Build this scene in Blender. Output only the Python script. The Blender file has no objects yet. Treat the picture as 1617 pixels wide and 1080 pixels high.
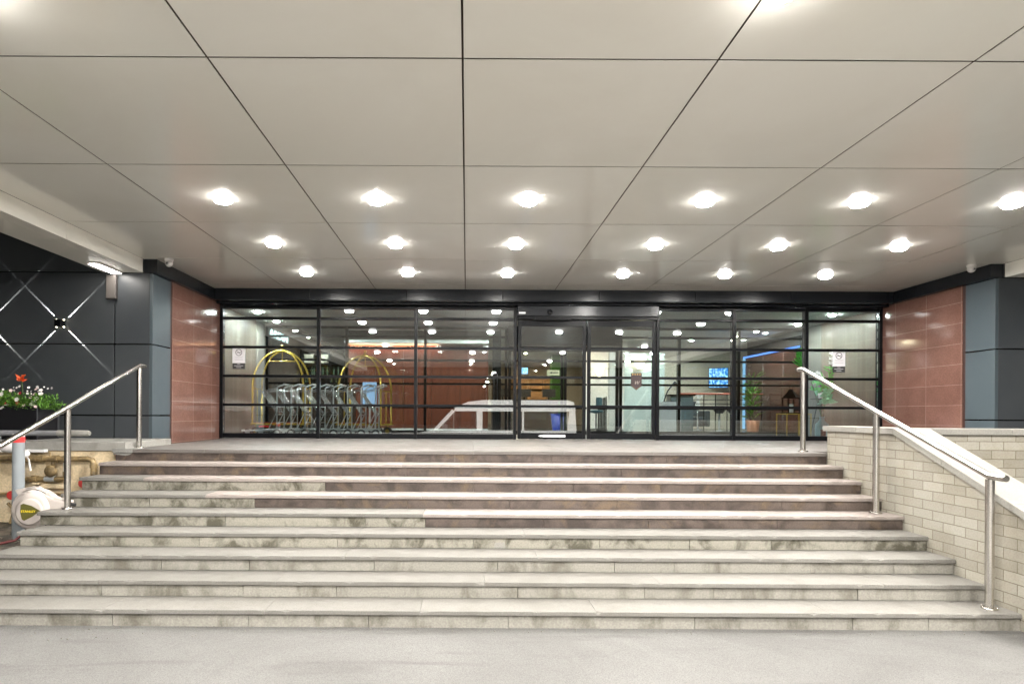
import bpy, math, random
from mathutils import Vector, Matrix
R = math.radians
random.seed(7)
SC = bpy.context.scene
COL = SC.collection

# ------------------------------------------------------------------ camera
F = 945.0                                   # focal length in pixels of the 1617 px frame
cam_d = bpy.data.cameras.new('camera')
cam_d.sensor_width = 36.0
cam_d.lens = F / 1617 * 36
cam_d.shift_x = 71.5 / 1617
cam_d.shift_y = 114.0 / 1617
cam_d.clip_start = 0.05
cam_d.clip_end = 600
cam = bpy.data.objects.new('camera', cam_d)
CZ = 0.4875
cam.location = (0, 0, CZ)
cam.rotation_euler = (R(90), -0.0055, 0)
COL.objects.link(cam)
SC.camera = cam

# ------------------------------------------------------------------ night sky
world = bpy.data.worlds.new('World')
SC.world = world
world.use_nodes = True
wn = world.node_tree
sky = wn.nodes.new('ShaderNodeTexSky')
sky.sky_type = 'NISHITA'
sky.sun_disc = False
sky.sun_elevation = R(-4)
sky.sun_rotation = R(160)
bg = wn.nodes['Background']
wn.links.new(sky.outputs[0], bg.inputs[0])
bg.inputs[1].default_value = 0.05

# ------------------------------------------------------------------ exposure and sampling
SC.view_settings.view_transform = 'Standard'
SC.view_settings.look = 'None'
SC.view_settings.exposure = 0.52
SC.view_settings.gamma = 1.0
cy = SC.cycles
cy.use_denoising = True
cy.max_bounces = 8
cy.diffuse_bounces = 4
cy.glossy_bounces = 4
cy.transparent_max_bounces = 24
cy.transmission_bounces = 4
cy.sample_clamp_indirect = 4.0
cy.caustics_reflective = False
cy.caustics_refractive = False
try:
    cy.use_light_tree = True
except Exception:
    pass
LAMP = 820.0      # radiance of the canopy downlights
INLAMP = 2600.0     # radiance of the lamps indoors

# ------------------------------------------------------------------ helpers
OFF = {}                                     # world offset of an object's local frame

def tag(o, label=None, cat=None, group=None, kind=None):
    if label: o['label'] = label
    if cat: o['category'] = cat
    if group: o['group'] = group
    if kind: o['kind'] = kind
    return o

def thing(name, label, cat, loc=(0, 0, 0), group=None):
    o = bpy.data.objects.new(name, None)
    o.empty_display_size = 0.1
    COL.objects.link(o)
    o.location = loc
    OFF[o.name] = Vector(loc)
    return tag(o, label, cat, group)

def copy_thing(o, loc, label=None, rz=None):
    c = o.copy()
    COL.objects.link(c)
    c.location = loc
    if rz is not None: c.rotation_euler.z = rz
    if label: c['label'] = label
    for ch in o.children:
        d = ch.copy(); COL.objects.link(d); d.parent = c
        for g in ch.children:
            e = g.copy(); COL.objects.link(e); e.parent = d
    return c

class MB:
    def __init__(s):
        s.v = []; s.f = []; s.sm = []
    def add(s, vs, fs, smooth=False):
        b = len(s.v)
        s.v += [tuple(v) for v in vs]
        for f in fs:
            s.f.append([i + b for i in f]); s.sm.append(smooth)
        return s
    def box(s, x0, x1, y0, y1, z0, z1):
        vs = [(x, y, z) for z in (z0, z1) for y in (y0, y1) for x in (x0, x1)]
        return s.add(vs, [(0, 2, 3, 1), (4, 5, 7, 6), (0, 1, 5, 4), (2, 6, 7, 3), (0, 4, 6, 2), (1, 3, 7, 5)])
    def bar(s, p, q, w, h, up=(0, 0, 1)):    # box along p-q, w across, h along up
        p = Vector(p); q = Vector(q); d = (q - p).normalized(); up = Vector(up)
        sd = d.cross(up).normalized(); u = sd.cross(d)
        vs = []
        for c in (p, q):
            for a, b in ((-1, -1), (1, -1), (1, 1), (-1, 1)):
                vs.append(c + sd * (a * w / 2) + u * (b * h / 2))
        return s.add(vs, [(3, 2, 1, 0), (4, 5, 6, 7), (0, 1, 5, 4), (1, 2, 6, 5), (2, 3, 7, 6), (3, 0, 4, 7)])
    def prism(s, poly, axis, a, b):          # poly of 2-D points, extruded along axis from a to b
        def P(u, v, w):
            return {'x': (w, u, v), 'y': (u, w, v), 'z': (u, v, w)}[axis]
        n = len(poly)
        vs = [P(u, v, a) for u, v in poly] + [P(u, v, b) for u, v in poly]
        fs = [tuple(range(n)), tuple(range(2 * n - 1, n - 1, -1))]
        fs += [(i, i + n, (i + 1) % n + n, (i + 1) % n) for i in range(n)]
        return s.add(vs, fs)
    def tube(s, pts, r, n=12, closed=False, caps=True):
        pts = [Vector(p) for p in pts]; m = len(pts)
        rs = r if isinstance(r, (list, tuple)) else [r] * m
        vs = []; ref = None
        for i, p in enumerate(pts):
            if closed: d = pts[(i + 1) % m] - pts[i - 1]
            elif i == 0: d = pts[1] - p
            elif i == m - 1: d = p - pts[i - 1]
            else: d = (pts[i + 1] - p).normalized() + (p - pts[i - 1]).normalized()
            d.normalize()
            if ref is None:
                ref = Vector((0, 0, 1)) if abs(d.z) < 0.9 else Vector((1, 0, 0))
            u = (ref - d * ref.dot(d)).normalized(); w = d.cross(u); ref = u
            for k in range(n):
                a = 2 * math.pi * k / n
                vs.append(p + (u * math.cos(a) + w * math.sin(a)) * rs[i])
        fs = []
        for i in range(m if closed else m - 1):
            j = (i + 1) % m
            for k in range(n):
                l = (k + 1) % n
                fs.append((i * n + k, i * n + l, j * n + l, j * n + k))
        s.add(vs, fs, True)
        if caps and not closed:
            b = len(s.v)
            s.v += vs[:n] + vs[-n:]
            s.v = [tuple(v) for v in s.v]
            s.f.append([b + n - 1 - k for k in range(n)]); s.sm.append(False)
            s.f.append([b + n + k for k in range(n)]); s.sm.append(False)
        return s
    def lathe(s, c, prof, n=24, axis='z', smooth=True):   # prof: (radius, height)
        c = Vector(c); vs = []
        for r, h in prof:
            for k in range(n):
                a = 2 * math.pi * k / n; x, y = r * math.cos(a), r * math.sin(a)
                vs.append(c + Vector({'z': (x, y, h), 'y': (x, h, y), 'x': (h, x, y)}[axis]))
        fs = []
        for i in range(len(prof) - 1):
            for k in range(n):
                l = (k + 1) % n
                fs.append((i * n + k, i * n + l, (i + 1) * n + l, (i + 1) * n + k))
        s.add(vs, fs, smooth)
        m = len(prof) - 1
        if prof[0][0] > 1e-6: s.add(vs[:n], [tuple(range(n - 1, -1, -1))])
        if prof[m][0] > 1e-6: s.add(vs[m * n:], [tuple(range(n))])
        return s
    def ball(s, c, r, n=16, sx=1, sy=1, sz=1):
        c = Vector(c); m = n // 2; vs = []; fs = []
        for i in range(m + 1):
            t = math.pi * i / m
            for k in range(n):
                a = 2 * math.pi * k / n
                vs.append(c + Vector((r * sx * math.sin(t) * math.cos(a), r * sy * math.sin(t) * math.sin(a), r * sz * math.cos(t))))
        for i in range(m):
            for k in range(n):
                l = (k + 1) % n
                fs.append((i * n + l, i * n + k, (i + 1) * n + k, (i + 1) * n + l))
        return s.add(vs, fs, True)
    def leaf(s, p, d, up, L, W, bend=0.15):
        p = Vector(p); d = Vector(d).normalized(); up = Vector(up)
        sd = d.cross(up)
        if sd.length < 1e-3: sd = Vector((1, 0, 0))
        sd.normalize(); n = sd.cross(d)
        m = p + d * L * .5 + n * bend * L * .5
        e = p + d * L - n * bend * L * .3
        return s.add([p, m + sd * W / 2, e, m - sd * W / 2], [(0, 1, 2), (0, 2, 3)], True)
    def build(s, name, m, parent=None, bevel=0, seg=2):
        me = bpy.data.meshes.new(name)
        off = OFF[parent.name] if parent is not None else Vector((0, 0, 0))
        me.from_pydata([tuple(Vector(v) - off) for v in s.v], [], s.f)
        me.polygons.foreach_set('use_smooth', s.sm)
        me.update()
        o = bpy.data.objects.new(name, me)
        COL.objects.link(o)
        if m: me.materials.append(m)
        if parent is not None: o.parent = parent
        OFF[o.name] = off
        if bevel:
            b = o.modifiers.new('bevel', 'BEVEL'); b.width = bevel; b.segments = seg
            b.limit_method = 'ANGLE'; b.angle_limit = R(35)
        return o

def fix_normals(o):
    import bmesh
    bm = bmesh.new(); bm.from_mesh(o.data)
    bmesh.ops.recalc_face_normals(bm, faces=bm.faces)
    bm.to_mesh(o.data); bm.free()
    return o

def text(name, body, m, parent, loc, size, rot, ext=0.001, align='CENTER', shear=0.0, sx=1.0):
    c = bpy.data.curves.new(name, 'FONT')
    c.body = body; c.size = size; c.extrude = ext; c.align_x = align; c.align_y = 'CENTER'; c.shear = shear
    c.materials.append(m)
    o = bpy.data.objects.new(name, c)
    COL.objects.link(o)
    if parent is not None: o.parent = parent; loc = Vector(loc) - OFF[parent.name]
    o.location = loc; o.rotation_euler = rot; o.scale = (sx, 1, 1)
    bpy.context.view_layer.update()
    me = bpy.data.meshes.new_from_object(o)
    q = bpy.data.objects.new(name, me); COL.objects.link(q)
    if parent is not None: q.parent = parent
    q.location = loc; q.rotation_euler = rot; q.scale = (sx, 1, 1)
    bpy.data.objects.remove(o); bpy.data.curves.remove(c)
    q.name = name
    return q

def arc(cx, cz, r, a0, a1, n, y):
    return [(cx + r * math.cos(R(a0 + (a1 - a0) * i / n)), y, cz + r * math.sin(R(a0 + (a1 - a0) * i / n))) for i in range(n + 1)]

# ------------------------------------------------------------------ materials
def mat(name, col, rough=0.5, metal=0.0, spec=0.5, coat=0.0):
    m = bpy.data.materials.new(name); m.use_nodes = True
    b = m.node_tree.nodes['Principled BSDF']
    b.inputs['Base Color'].default_value = (*col, 1)
    b.inputs['Roughness'].default_value = rough
    b.inputs['Metallic'].default_value = metal
    b.inputs['Specular IOR Level'].default_value = spec
    if coat:
        b.inputs['Coat Weight'].default_value = coat
        b.inputs['Coat Roughness'].default_value = 0.05
    return m

def emit(name, col, strength):
    m = bpy.data.materials.new(name); m.use_nodes = True
    nt = m.node_tree; nt.nodes.clear()
    e = nt.nodes.new('ShaderNodeEmission'); o = nt.nodes.new('ShaderNodeOutputMaterial')
    e.inputs[0].default_value = (*col, 1); e.inputs[1].default_value = strength
    nt.links.new(e.outputs[0], o.inputs[0])
    return m

class NT:
    def __init__(s, m):
        s.m = m; s.nt = m.node_tree; s.b = s.nt.nodes['Principled BSDF']
        s.tc = s.nt.nodes.new('ShaderNodeTexCoord')
    def n(s, t, **kw):
        x = s.nt.nodes.new(t)
        for k, v in kw.items(): setattr(x, k, v)
        return x
    def link(s, a, b): s.nt.links.new(a, b)
    def coord(s, scale=(1, 1, 1)):
        mp = s.n('ShaderNodeMapping'); mp.inputs['Scale'].default_value = scale
        s.link(s.tc.outputs['Object'], mp.inputs['Vector'])
        return mp.outputs[0]
    def noise(s, scale, detail=4, stretch=(1, 1, 1), rough=0.55, dist=0.0):
        x = s.n('ShaderNodeTexNoise')
        x.inputs['Scale'].default_value = scale; x.inputs['Detail'].default_value = detail
        x.inputs['Roughness'].default_value = rough; x.inputs['Distortion'].default_value = dist
        s.link(s.coord(stretch), x.inputs['Vector'])
        return x.outputs['Fac']
    def ramp(s, fac, lo, hi, a=(0, 0, 0), b=(1, 1, 1)):
        x = s.n('ShaderNodeValToRGB')
        x.color_ramp.elements[0].position = lo; x.color_ramp.elements[1].position = hi
        x.color_ramp.elements[0].color = (*a, 1); x.color_ramp.elements[1].color = (*b, 1)
        s.link(fac, x.inputs[0])
        return x.outputs[0]
    def mix(s, fac, a, b, mode='MIX'):
        x = s.n('ShaderNodeMix'); x.data_type = 'RGBA'; x.blend_type = mode
        for v, i in ((fac, 0), (a, 6), (b, 7)):
            if isinstance(v, (int, float)): x.inputs[i].default_value = v
            elif isinstance(v, tuple): x.inputs[i].default_value = (*v, 1)
            else: s.link(v, x.inputs[i])
        return x.outputs[2]
    def color(s, c): s.link(c, s.b.inputs['Base Color'])
    def bump(s, h, strength=0.2, dist=0.01):
        x = s.n('ShaderNodeBump'); x.inputs['Strength'].default_value = strength; x.inputs['Distance'].default_value = dist
        s.link(h, x.inputs['Height']); s.link(x.outputs[0], s.b.inputs['Normal'])
    def rough(s, fac, lo, hi):
        x = s.n('ShaderNodeMapRange'); x.inputs['To Min'].default_value = lo; x.inputs['To Max'].default_value = hi
        s.link(fac, x.inputs['Value']); s.link(x.outputs[0], s.b.inputs['Roughness'])

M = {}
# canopy panels: smooth beige aluminium that mirrors softly at grazing angles
m = M['soffit'] = mat('soffit', (0.70, 0.675, 0.63), 0.13, spec=0.9); t = NT(m)
gi = t.n('ShaderNodeNewGeometry')
c = t.mix(gi.outputs['Random Per Island'], (0.87, 0.86, 0.80), (0.91, 0.90, 0.845))
c = t.mix(t.ramp(t.noise(0.5, 5, (1, 1, 1), .6, .5), .40, .75), c, t.mix(1.0, c, (0.93, 0.92, 0.90), 'MULTIPLY'))
t.color(c); t.bump(t.noise(0.9, 2), .05, .02)
t.rough(t.noise(1.2, 3), .10, .19)
M['beam'] = mat('beam', (0.86, 0.84, 0.77), 0.3)
M['dark_gap'] = mat('dark_gap', (0.03, 0.027, 0.022), 0.8)
M['black_metal'] = mat('black_metal', (0.0045, 0.005, 0.006), 0.32, spec=.12)
M['deck_brown'] = mat('deck_brown', (0.16, 0.135, 0.11), 0.9, spec=.1)
M['void'] = mat('void', (0.003, 0.003, 0.003), 0.9, spec=.1)
M['fascia'] = mat('fascia', (0.009, 0.011, 0.014), 0.27, spec=.3)
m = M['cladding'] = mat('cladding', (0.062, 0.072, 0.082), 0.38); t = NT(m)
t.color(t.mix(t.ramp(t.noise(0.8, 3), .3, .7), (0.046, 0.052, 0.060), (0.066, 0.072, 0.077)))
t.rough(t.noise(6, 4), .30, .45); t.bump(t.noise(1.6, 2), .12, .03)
m = M['cladding_lit'] = mat('cladding_lit', (0.115, 0.16, 0.2), 0.4); t = NT(m)  # lighter copy of the cladding, light on the side return put into colour
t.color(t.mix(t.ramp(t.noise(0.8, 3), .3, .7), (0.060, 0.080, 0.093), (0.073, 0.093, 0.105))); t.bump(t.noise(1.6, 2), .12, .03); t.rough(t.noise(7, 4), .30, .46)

def granite(name, axis):
    m = mat(name, (0.3, 0.12, 0.09), 0.1, spec=0.6)
    t = NT(m)
    sp = t.n('ShaderNodeSeparateXYZ'); t.link(t.tc.outputs['Object'], sp.inputs[0])
    cb = t.n('ShaderNodeCombineXYZ'); t.link(sp.outputs[0 if axis == 'x' else 1], cb.inputs[0]); t.link(sp.outputs[2], cb.inputs[1])
    br = t.n('ShaderNodeTexBrick'); br.offset = 0.0; br.squash = 1.0
    br.inputs['Scale'].default_value = 1.0; br.inputs['Brick Width'].default_value = 0.76; br.inputs['Row Height'].default_value = 0.34
    br.inputs['Mortar Size'].default_value = 0.004; br.inputs['Mortar Smooth'].default_value = 0.1
    br.inputs['Color1'].default_value = (0.195, 0.105, 0.083, 1); br.inputs['Color2'].default_value = (0.225, 0.122, 0.097, 1)
    br.inputs['Mortar'].default_value = (0.34, 0.24, 0.20, 1)
    t.link(cb.outputs[0], br.inputs['Vector'])
    g = t.mix(t.ramp(t.noise(55, 5), .42, .62), (0.82, 0.79, 0.77), (1.10, 1.08, 1.06))
    c = t.mix(0.75, br.outputs[0], g, 'MULTIPLY')
    c = t.mix(t.ramp(t.noise(1.6, 4), .35, .7), c, t.mix(1.0, c, (0.75, 0.72, 0.72), 'MULTIPLY'))
    t.color(c)
    t.rough(t.noise(2.5, 3), .05, .14)
    return m
M['granite_y'] = granite('red_granite_side', 'y')

def stone(name, base, dark, lo, hi, warm=None, grain=90, rough=0.75, stretch=(1, 1, 1), scale=3.0, bump=0.25):
    m = mat(name, base, rough); t = NT(m)
    c = t.mix(t.ramp(t.noise(scale, 6, stretch, .62, .4), lo, hi), base, dark)
    if warm is not None:
        c = t.mix(t.ramp(t.noise(scale * .7, 5, stretch, .6, .8), .52, .66), c, warm)
    gi = t.n('ShaderNodeNewGeometry')
    c = t.mix(1.0, c, t.mix(gi.outputs['Random Per Island'], (0.90, 0.89, 0.88), (1.06, 1.05, 1.04)), 'MULTIPLY')
    g = t.noise(grain, 3)
    c = t.mix(t.ramp(g, .3, .72), t.mix(1.0, c, (0.72, 0.72, 0.72), 'MULTIPLY'), c)
    t.color(c); t.bump(g, bump, .004)
    t.rough(t.noise(8, 3), max(0.05, rough - .14), min(1, rough + .1))
    return m
M['tread_granite'] = stone('tread_granite', (0.28, 0.245, 0.225), (0.22, 0.195, 0.177), .45, .75, grain=120, rough=.6)
M['tread_concrete'] = stone('tread_concrete', (0.170, 0.164, 0.149), (0.124, 0.118, 0.103), .5, .78, scale=2.2)
M['riser_granite'] = stone('riser_granite', (0.108, 0.084, 0.072), (0.048, 0.036, 0.031), .44, .62, warm=(0.145, 0.105, 0.07), scale=4.5, grain=70, rough=.42)
M['riser_mossy'] = stone('riser_mossy', (0.285, 0.272, 0.23), (0.080, 0.074, 0.052), .47, .62, scale=4.2, stretch=(1, 1, .8), grain=60, rough=.85)
M['riser_worn'] = stone('riser_worn', (0.262, 0.252, 0.222), (0.130, 0.121, 0.097), .5, .66, scale=3.4, stretch=(1, 1, .5), grain=60, rough=.85)
M['landing'] = stone('landing', (0.15, 0.137, 0.128), (0.125, 0.113, 0.105), .45, .75, scale=1.8, grain=110, rough=.5)
m = M['asphalt'] = mat('asphalt', (0.36, 0.35, 0.335), 0.85); t = NT(m)
c = t.mix(t.ramp(t.noise(0.55, 7, (1, 1, 1), .65, .8), .36, .66), (0.130, 0.127, 0.122), (0.090, 0.087, 0.083))
c = t.mix(t.ramp(t.noise(2.6, 5, (.35, 1.6, 1), .6, .4), .55, .72), c, (0.082, 0.079, 0.075))
g = t.noise(150, 3)
c = t.mix(t.ramp(g, .34, .60), t.mix(1.0, c, (0.58, 0.58, 0.58), 'MULTIPLY'), c)
vo = t.n('ShaderNodeTexVoronoi'); vo.inputs['Scale'].default_value = 85; t.link(t.coord(), vo.inputs['Vector'])
c = t.mix(t.ramp(vo.outputs['Distance'], .06, .16, (1, 1, 1), (0, 0, 0)), c, (0.10, 0.098, 0.093))
cr = t.n('ShaderNodeTexVoronoi'); cr.feature = 'DISTANCE_TO_EDGE'; cr.inputs['Scale'].default_value = 0.42
dn = t.n('ShaderNodeTexNoise'); dn.inputs['Scale'].default_value = 3; dn.inputs['Detail'].default_value = 6; t.link(t.coord(), dn.inputs['Vector'])
va_ = t.n('ShaderNodeVectorMath'); va_.operation = 'MULTIPLY_ADD'; t.link(dn.outputs['Color'], va_.inputs[0]); va_.inputs[1].default_value = (.5, .5, 0); t.link(t.coord(), va_.inputs[2])
t.link(va_.outputs[0], cr.inputs['Vector'])
c = t.mix(t.ramp(cr.outputs['Distance'], .001, .0035, (.55, .55, .55), (0, 0, 0)), c, (0.08, 0.078, 0.075))
t.color(c); t.bump(g, .35, .006)
M['bounce_paving'] = stone('bounce_paving', (0.36, 0.35, 0.33), (0.28, 0.27, 0.255), .45, .72, scale=1.2, grain=90, rough=.8)  # pale paving added out of view to bounce light onto the canopy
M['soil'] = stone('soil', (0.16, 0.135, 0.10), (0.05, 0.042, 0.035), .4, .6, scale=6, grain=40, rough=.95, bump=.8)
M['grit'] = mat('grit', (0.15, 0.14, 0.125), .9)
M['kerb'] = stone('kerb', (0.5, 0.5, 0.48), (0.34, 0.34, 0.32), .45, .7)
M['ledge'] = stone('ledge', (0.34, 0.335, 0.31), (0.25, 0.245, 0.225), .5, .75)
M['plaster'] = stone('plaster', (0.80, 0.655, 0.43), (0.60, 0.47, 0.28), .55, .78, warm=(0.85, 0.75, 0.58), scale=2.2, grain=50, rough=.9)
M['cement'] = stone('cement', (0.25, 0.25, 0.235), (0.19, 0.19, 0.18), .5, .7)

def brick(name, axis):
    m = mat(name, (0.5, 0.45, 0.37), 0.85); t = NT(m)
    sp = t.n('ShaderNodeSeparateXYZ'); t.link(t.tc.outputs['Object'], sp.inputs[0])
    cb = t.n('ShaderNodeCombineXYZ'); t.link(sp.outputs[0 if axis == 'x' else 1], cb.inputs[0]); t.link(sp.outputs[2], cb.inputs[1])
    br = t.n('ShaderNodeTexBrick'); br.offset = 0.5
    br.inputs['Scale'].default_value = 1.0; br.inputs['Brick Width'].default_value = 0.27; br.inputs['Row Height'].default_value = 0.098
    br.inputs['Mortar Size'].default_value = 0.005; br.inputs['Mortar Smooth'].default_value = 0.25; br.inputs['Bias'].default_value = 0.0
    br.inputs['Color1'].default_value = (0.315, 0.30, 0.258, 1); br.inputs['Color2'].default_value = (0.24, 0.224, 0.188, 1)
    br.inputs['Mortar'].default_value = (0.15, 0.133, 0.10, 1)
    wob = t.n('ShaderNodeVectorMath'); wob.operation = 'MULTIPLY_ADD'
    nz = t.n('ShaderNodeTexNoise'); nz.inputs['Scale'].default_value = 9; t.link(t.coord(), nz.inputs['Vector'])
    t.link(nz.outputs['Color'], wob.inputs[0]); wob.inputs[1].default_value = (.008, .008, 0); t.link(cb.outputs[0], wob.inputs[2])
    t.link(wob.outputs[0], br.inputs['Vector'])
    c = t.mix(t.ramp(t.noise(1.7, 5), .38, .7), br.outputs[0], t.mix(1.0, br.outputs[0], (0.8, 0.76, 0.68), 'MULTIPLY'))
    g = t.noise(60, 4)
    c = t.mix(t.ramp(g, .3, .6), t.mix(1.0, c, (0.85, 0.84, 0.82), 'MULTIPLY'), c)
    t.color(c)
    hb = t.mix(t.mix(.5, br.outputs['Fac'], br.outputs['Fac']), (1, 1, 1), (0, 0, 0))
    t.bump(t.mix(.12, hb, g), .55, .006)
    return m
M['brick_y'] = brick('brick_side', 'y')
M['brick_x'] = brick('brick_front', 'x')
M['coping'] = stone('coping', (0.275, 0.267, 0.243), (0.225, 0.217, 0.195), .5, .8, rough=.5)
m = M['steel'] = mat('steel', (0.60, 0.575, 0.54), 0.22, 1.0); t = NT(m); t.rough(t.noise(30, 4, (1, 1, .1)), .16, .32)
M['chrome'] = mat('chrome', (0.82, 0.84, 0.86), 0.2, .75)
M['zinc'] = mat('zinc', (0.66, 0.70, 0.72), 0.34, 0.55)
M['brass'] = mat('brass', (0.92, 0.66, 0.14), 0.22, .6)
M['rubber'] = mat('rubber', (0.02, 0.02, 0.02), 0.7)
M['trim_brown'] = mat('trim_brown', (0.05, 0.022, 0.017), 0.4)
M['white_paint'] = mat('white_paint', (0.78, 0.78, 0.77), 0.35)
M['white_plastic'] = mat('white_plastic', (0.78, 0.76, 0.74), 0.3)
M['hose_beige'] = mat('hose_beige', (0.50, 0.45, 0.415), 0.42)
M['olive'] = mat('olive', (0.095, 0.088, 0.02), 0.5)
M['yellow'] = mat('yellow', (0.8, 0.62, 0.02), 0.5)
M['grey_paint'] = mat('grey_paint', (0.24, 0.265, 0.28), 0.4)
M['grey_pipe'] = stone('grey_pipe', (0.30, 0.31, 0.33), (0.22, 0.22, 0.23), .45, .7, rough=.5)
M['red_band'] = mat('red_band', (0.75, 0.03, 0.03), 0.4)
M['red_valve'] = mat('red_valve', (0.45, 0.04, 0.035), 0.45)
M['pipe_yellow'] = stone('pipe_yellow', (0.30, 0.215, 0.10), (0.13, 0.095, 0.05), .45, .65, scale=9, grain=50, rough=.6)
M['planter_black'] = mat('planter_black', (0.010, 0.010, 0.012), 0.4)
M['leaf'] = mat('leaf', (0.085, 0.22, 0.03), 0.5); t = NT(M['leaf'])
t.color(t.mix(t.ramp(t.noise(14, 3), .35, .65), (0.07, 0.21, 0.025), (0.22, 0.44, 0.06)))
M['petal_pink'] = mat('petal_pink', (0.80, 0.60, 0.60), 0.6)
M['petal_white'] = mat('petal_white', (0.82, 0.78, 0.76), 0.6)
M['petal_orange'] = mat('petal_orange', (0.85, 0.13, 0.03), 0.5)
M['stem'] = mat('stem', (0.06, 0.10, 0.03), 0.6)
M['paper'] = mat('paper', (0.80, 0.80, 0.83), 0.6)
M['ink'] = mat('ink', (0.035, 0.035, 0.037), 0.6)
M['ink_grey'] = mat('ink_grey', (0.5, 0.5, 0.52), 0.6)
M['maroon'] = mat('maroon', (0.018, 0.0055, 0.006), 0.5)
M['script_ink'] = mat('script_ink', (0.22, 0.19, 0.17), 0.5)
M['gold_ink'] = mat('gold_ink', (0.65, 0.42, 0.08), 0.5)
M['sticker_blue'] = mat('sticker_blue', (0.10, 0.33, 0.66), 0.5)
M['cream_sign'] = mat('cream_sign', (0.80, 0.76, 0.5), 0.5)
# interior
m = M['red_panel'] = mat('red_panel', (0.26, 0.055, 0.022), 0.3); t = NT(m)
t.color(t.mix(t.ramp(t.noise(1.5, 5, (6, 6, .4)), .35, .65), (0.115, 0.027, 0.013), (0.165, 0.044, 0.021)))
M['plum_panel'] = mat('plum_panel', (0.06, 0.022, 0.016), 0.16)
M['beige_wall'] = mat('beige_wall', (0.42, 0.385, 0.31), 0.5); t = NT(M['beige_wall'])
t.color(t.mix(t.ramp(t.noise(1.0, 3, (5, 5, .05)), .35, .65), (0.115, 0.108, 0.082), (0.17, 0.157, 0.125)))
M['white_wall'] = mat('white_wall', (0.70, 0.70, 0.69), 0.6)
M['cream_wall'] = mat('cream_wall', (0.62, 0.55, 0.45), 0.6)
M['ceiling_white'] = mat('ceiling_white', (0.80, 0.82, 0.80), 0.6)
M['floor_dark'] = mat('floor_dark', (0.10, 0.10, 0.10), 0.18); t = NT(M['floor_dark'])
t.color(t.mix(t.ramp(t.noise(2, 4), .4, .7), (0.075, 0.075, 0.078), (0.14, 0.135, 0.13)))
M['porch_tile'] = stone('porch_tile', (0.42, 0.42, 0.41), (0.33, 0.33, 0.32), .45, .7, rough=.3, bump=.05)
M['mint_panel'] = mat('mint_panel', (0.66, 0.74, 0.72), 0.3)
M['dark_wood'] = mat('dark_wood', (0.035, 0.022, 0.016), 0.55, spec=.3)
M['oak'] = mat('oak', (0.45, 0.24, 0.10), 0.45); t = NT(M['oak'])
t.color(t.mix(t.ramp(t.noise(3, 5, (1, 1, 8)), .35, .65), (0.40, 0.20, 0.08), (0.52, 0.30, 0.14)))
M['green_paint'] = mat('green_paint', (0.075, 0.21, 0.045), 0.5)
M['bin_blue'] = mat('bin_blue', (0.015, 0.05, 0.42), 0.4)
M['teal_seat'] = mat('teal_seat', (0.03, 0.09, 0.12), 0.5)
M['ceramic'] = mat('ceramic', (0.36, 0.55, 0.60), 0.3)
M['leaf_green_lit'] = mat('leaf_green_lit', (0.12, 0.62, 0.10), 0.45)  # green lamp light on the leaves is put into their colour
M['leaf_teal_lit'] = mat('leaf_teal_lit', (0.32, 0.80, 0.52), 0.45)  # broad leaves carry the same green light in their colour
M['glass_bottle'] = mat('glass_bottle', (0.06, 0.09, 0.06), 0.08)
M['rail_red'] = mat('rail_red', (0.30, 0.07, 0.04), 0.35)
M['sofa'] = mat('sofa', (0.07, 0.075, 0.08), 0.8)
M['desk_front'] = mat('desk_front', (0.10, 0.075, 0.06), 0.35)
M['terracotta'] = mat('terracotta', (0.36, 0.13, 0.06), 0.7)
# light sources
M['lamp'] = emit('downlight_lens', (1.0, 0.965, 0.915), LAMP)
M['lamp_side'] = emit('bloom_rim', (1.0, 0.965, 0.92), 24.0)  # glow added around flush lamps to imitate bloom and ceiling spill
M['porch_fill_rim'] = emit('porch_fill_rim', (0.92, 1.0, 0.98), 150.0)  # rim glow added to brighten the porch ceiling
M['lamp_boost'] = emit('boosted_lens', (1.0, 0.965, 0.915), LAMP * 4.4)  # boosted strength, mostly for the added rows that light the canopy
M['lamp_in'] = emit('indoor_lens', (0.90, 1.0, 0.98), INLAMP)
M['lamp_porch'] = emit('porch_lens', (0.92, 1.0, 0.98), 1300.0)
M['lamp_warm'] = emit('warm_lens', (1.0, 0.80, 0.55), INLAMP)
M['cove'] = emit('cove_light', (1.0, 0.52, 0.28), 22.0)
M['strip'] = emit('strip_light', (1.0, 0.95, 0.88), 22.0)
M['led_blue'] = emit('led_blue', (0.12, 0.27, 0.9), 2.6)
M['led_sky'] = emit('led_sky', (0.30, 0.58, 0.9), 1.3)
M['sign_light'] = emit('sign_light', (0.72, 0.98, 1.0), 3.0)
M['shade'] = emit('lamp_shade', (1.0, 0.84, 0.62), 7.0)
M['screen'] = emit('screen', (0.03, 0.30, 0.75), 2.2)
t_ = M['screen'].node_tree
nz = t_.nodes.new('ShaderNodeTexNoise'); nz.inputs['Scale'].default_value = 7
rp = t_.nodes.new('ShaderNodeValToRGB'); rp.color_ramp.elements[0].position = .45; rp.color_ramp.elements[1].position = .62
rp.color_ramp.elements[0].color = (0.01, 0.16, 0.55, 1); rp.color_ramp.elements[1].color = (0.45, 0.8, 1, 1)
t_.links.new(nz.outputs['Fac'], rp.inputs[0]); t_.links.new(rp.outputs[0], [n for n in t_.nodes if n.type == 'EMISSION'][0].inputs[0])
M['poster'] = emit('poster_light', (0.36, 0.58, 0.85), 0.9)
M['street'] = emit('street_lens', (1.0, 0.95, 0.85), 900.0)
M['spark'] = emit('spark', (1.0, 0.95, 0.7), 5.0)

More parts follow.
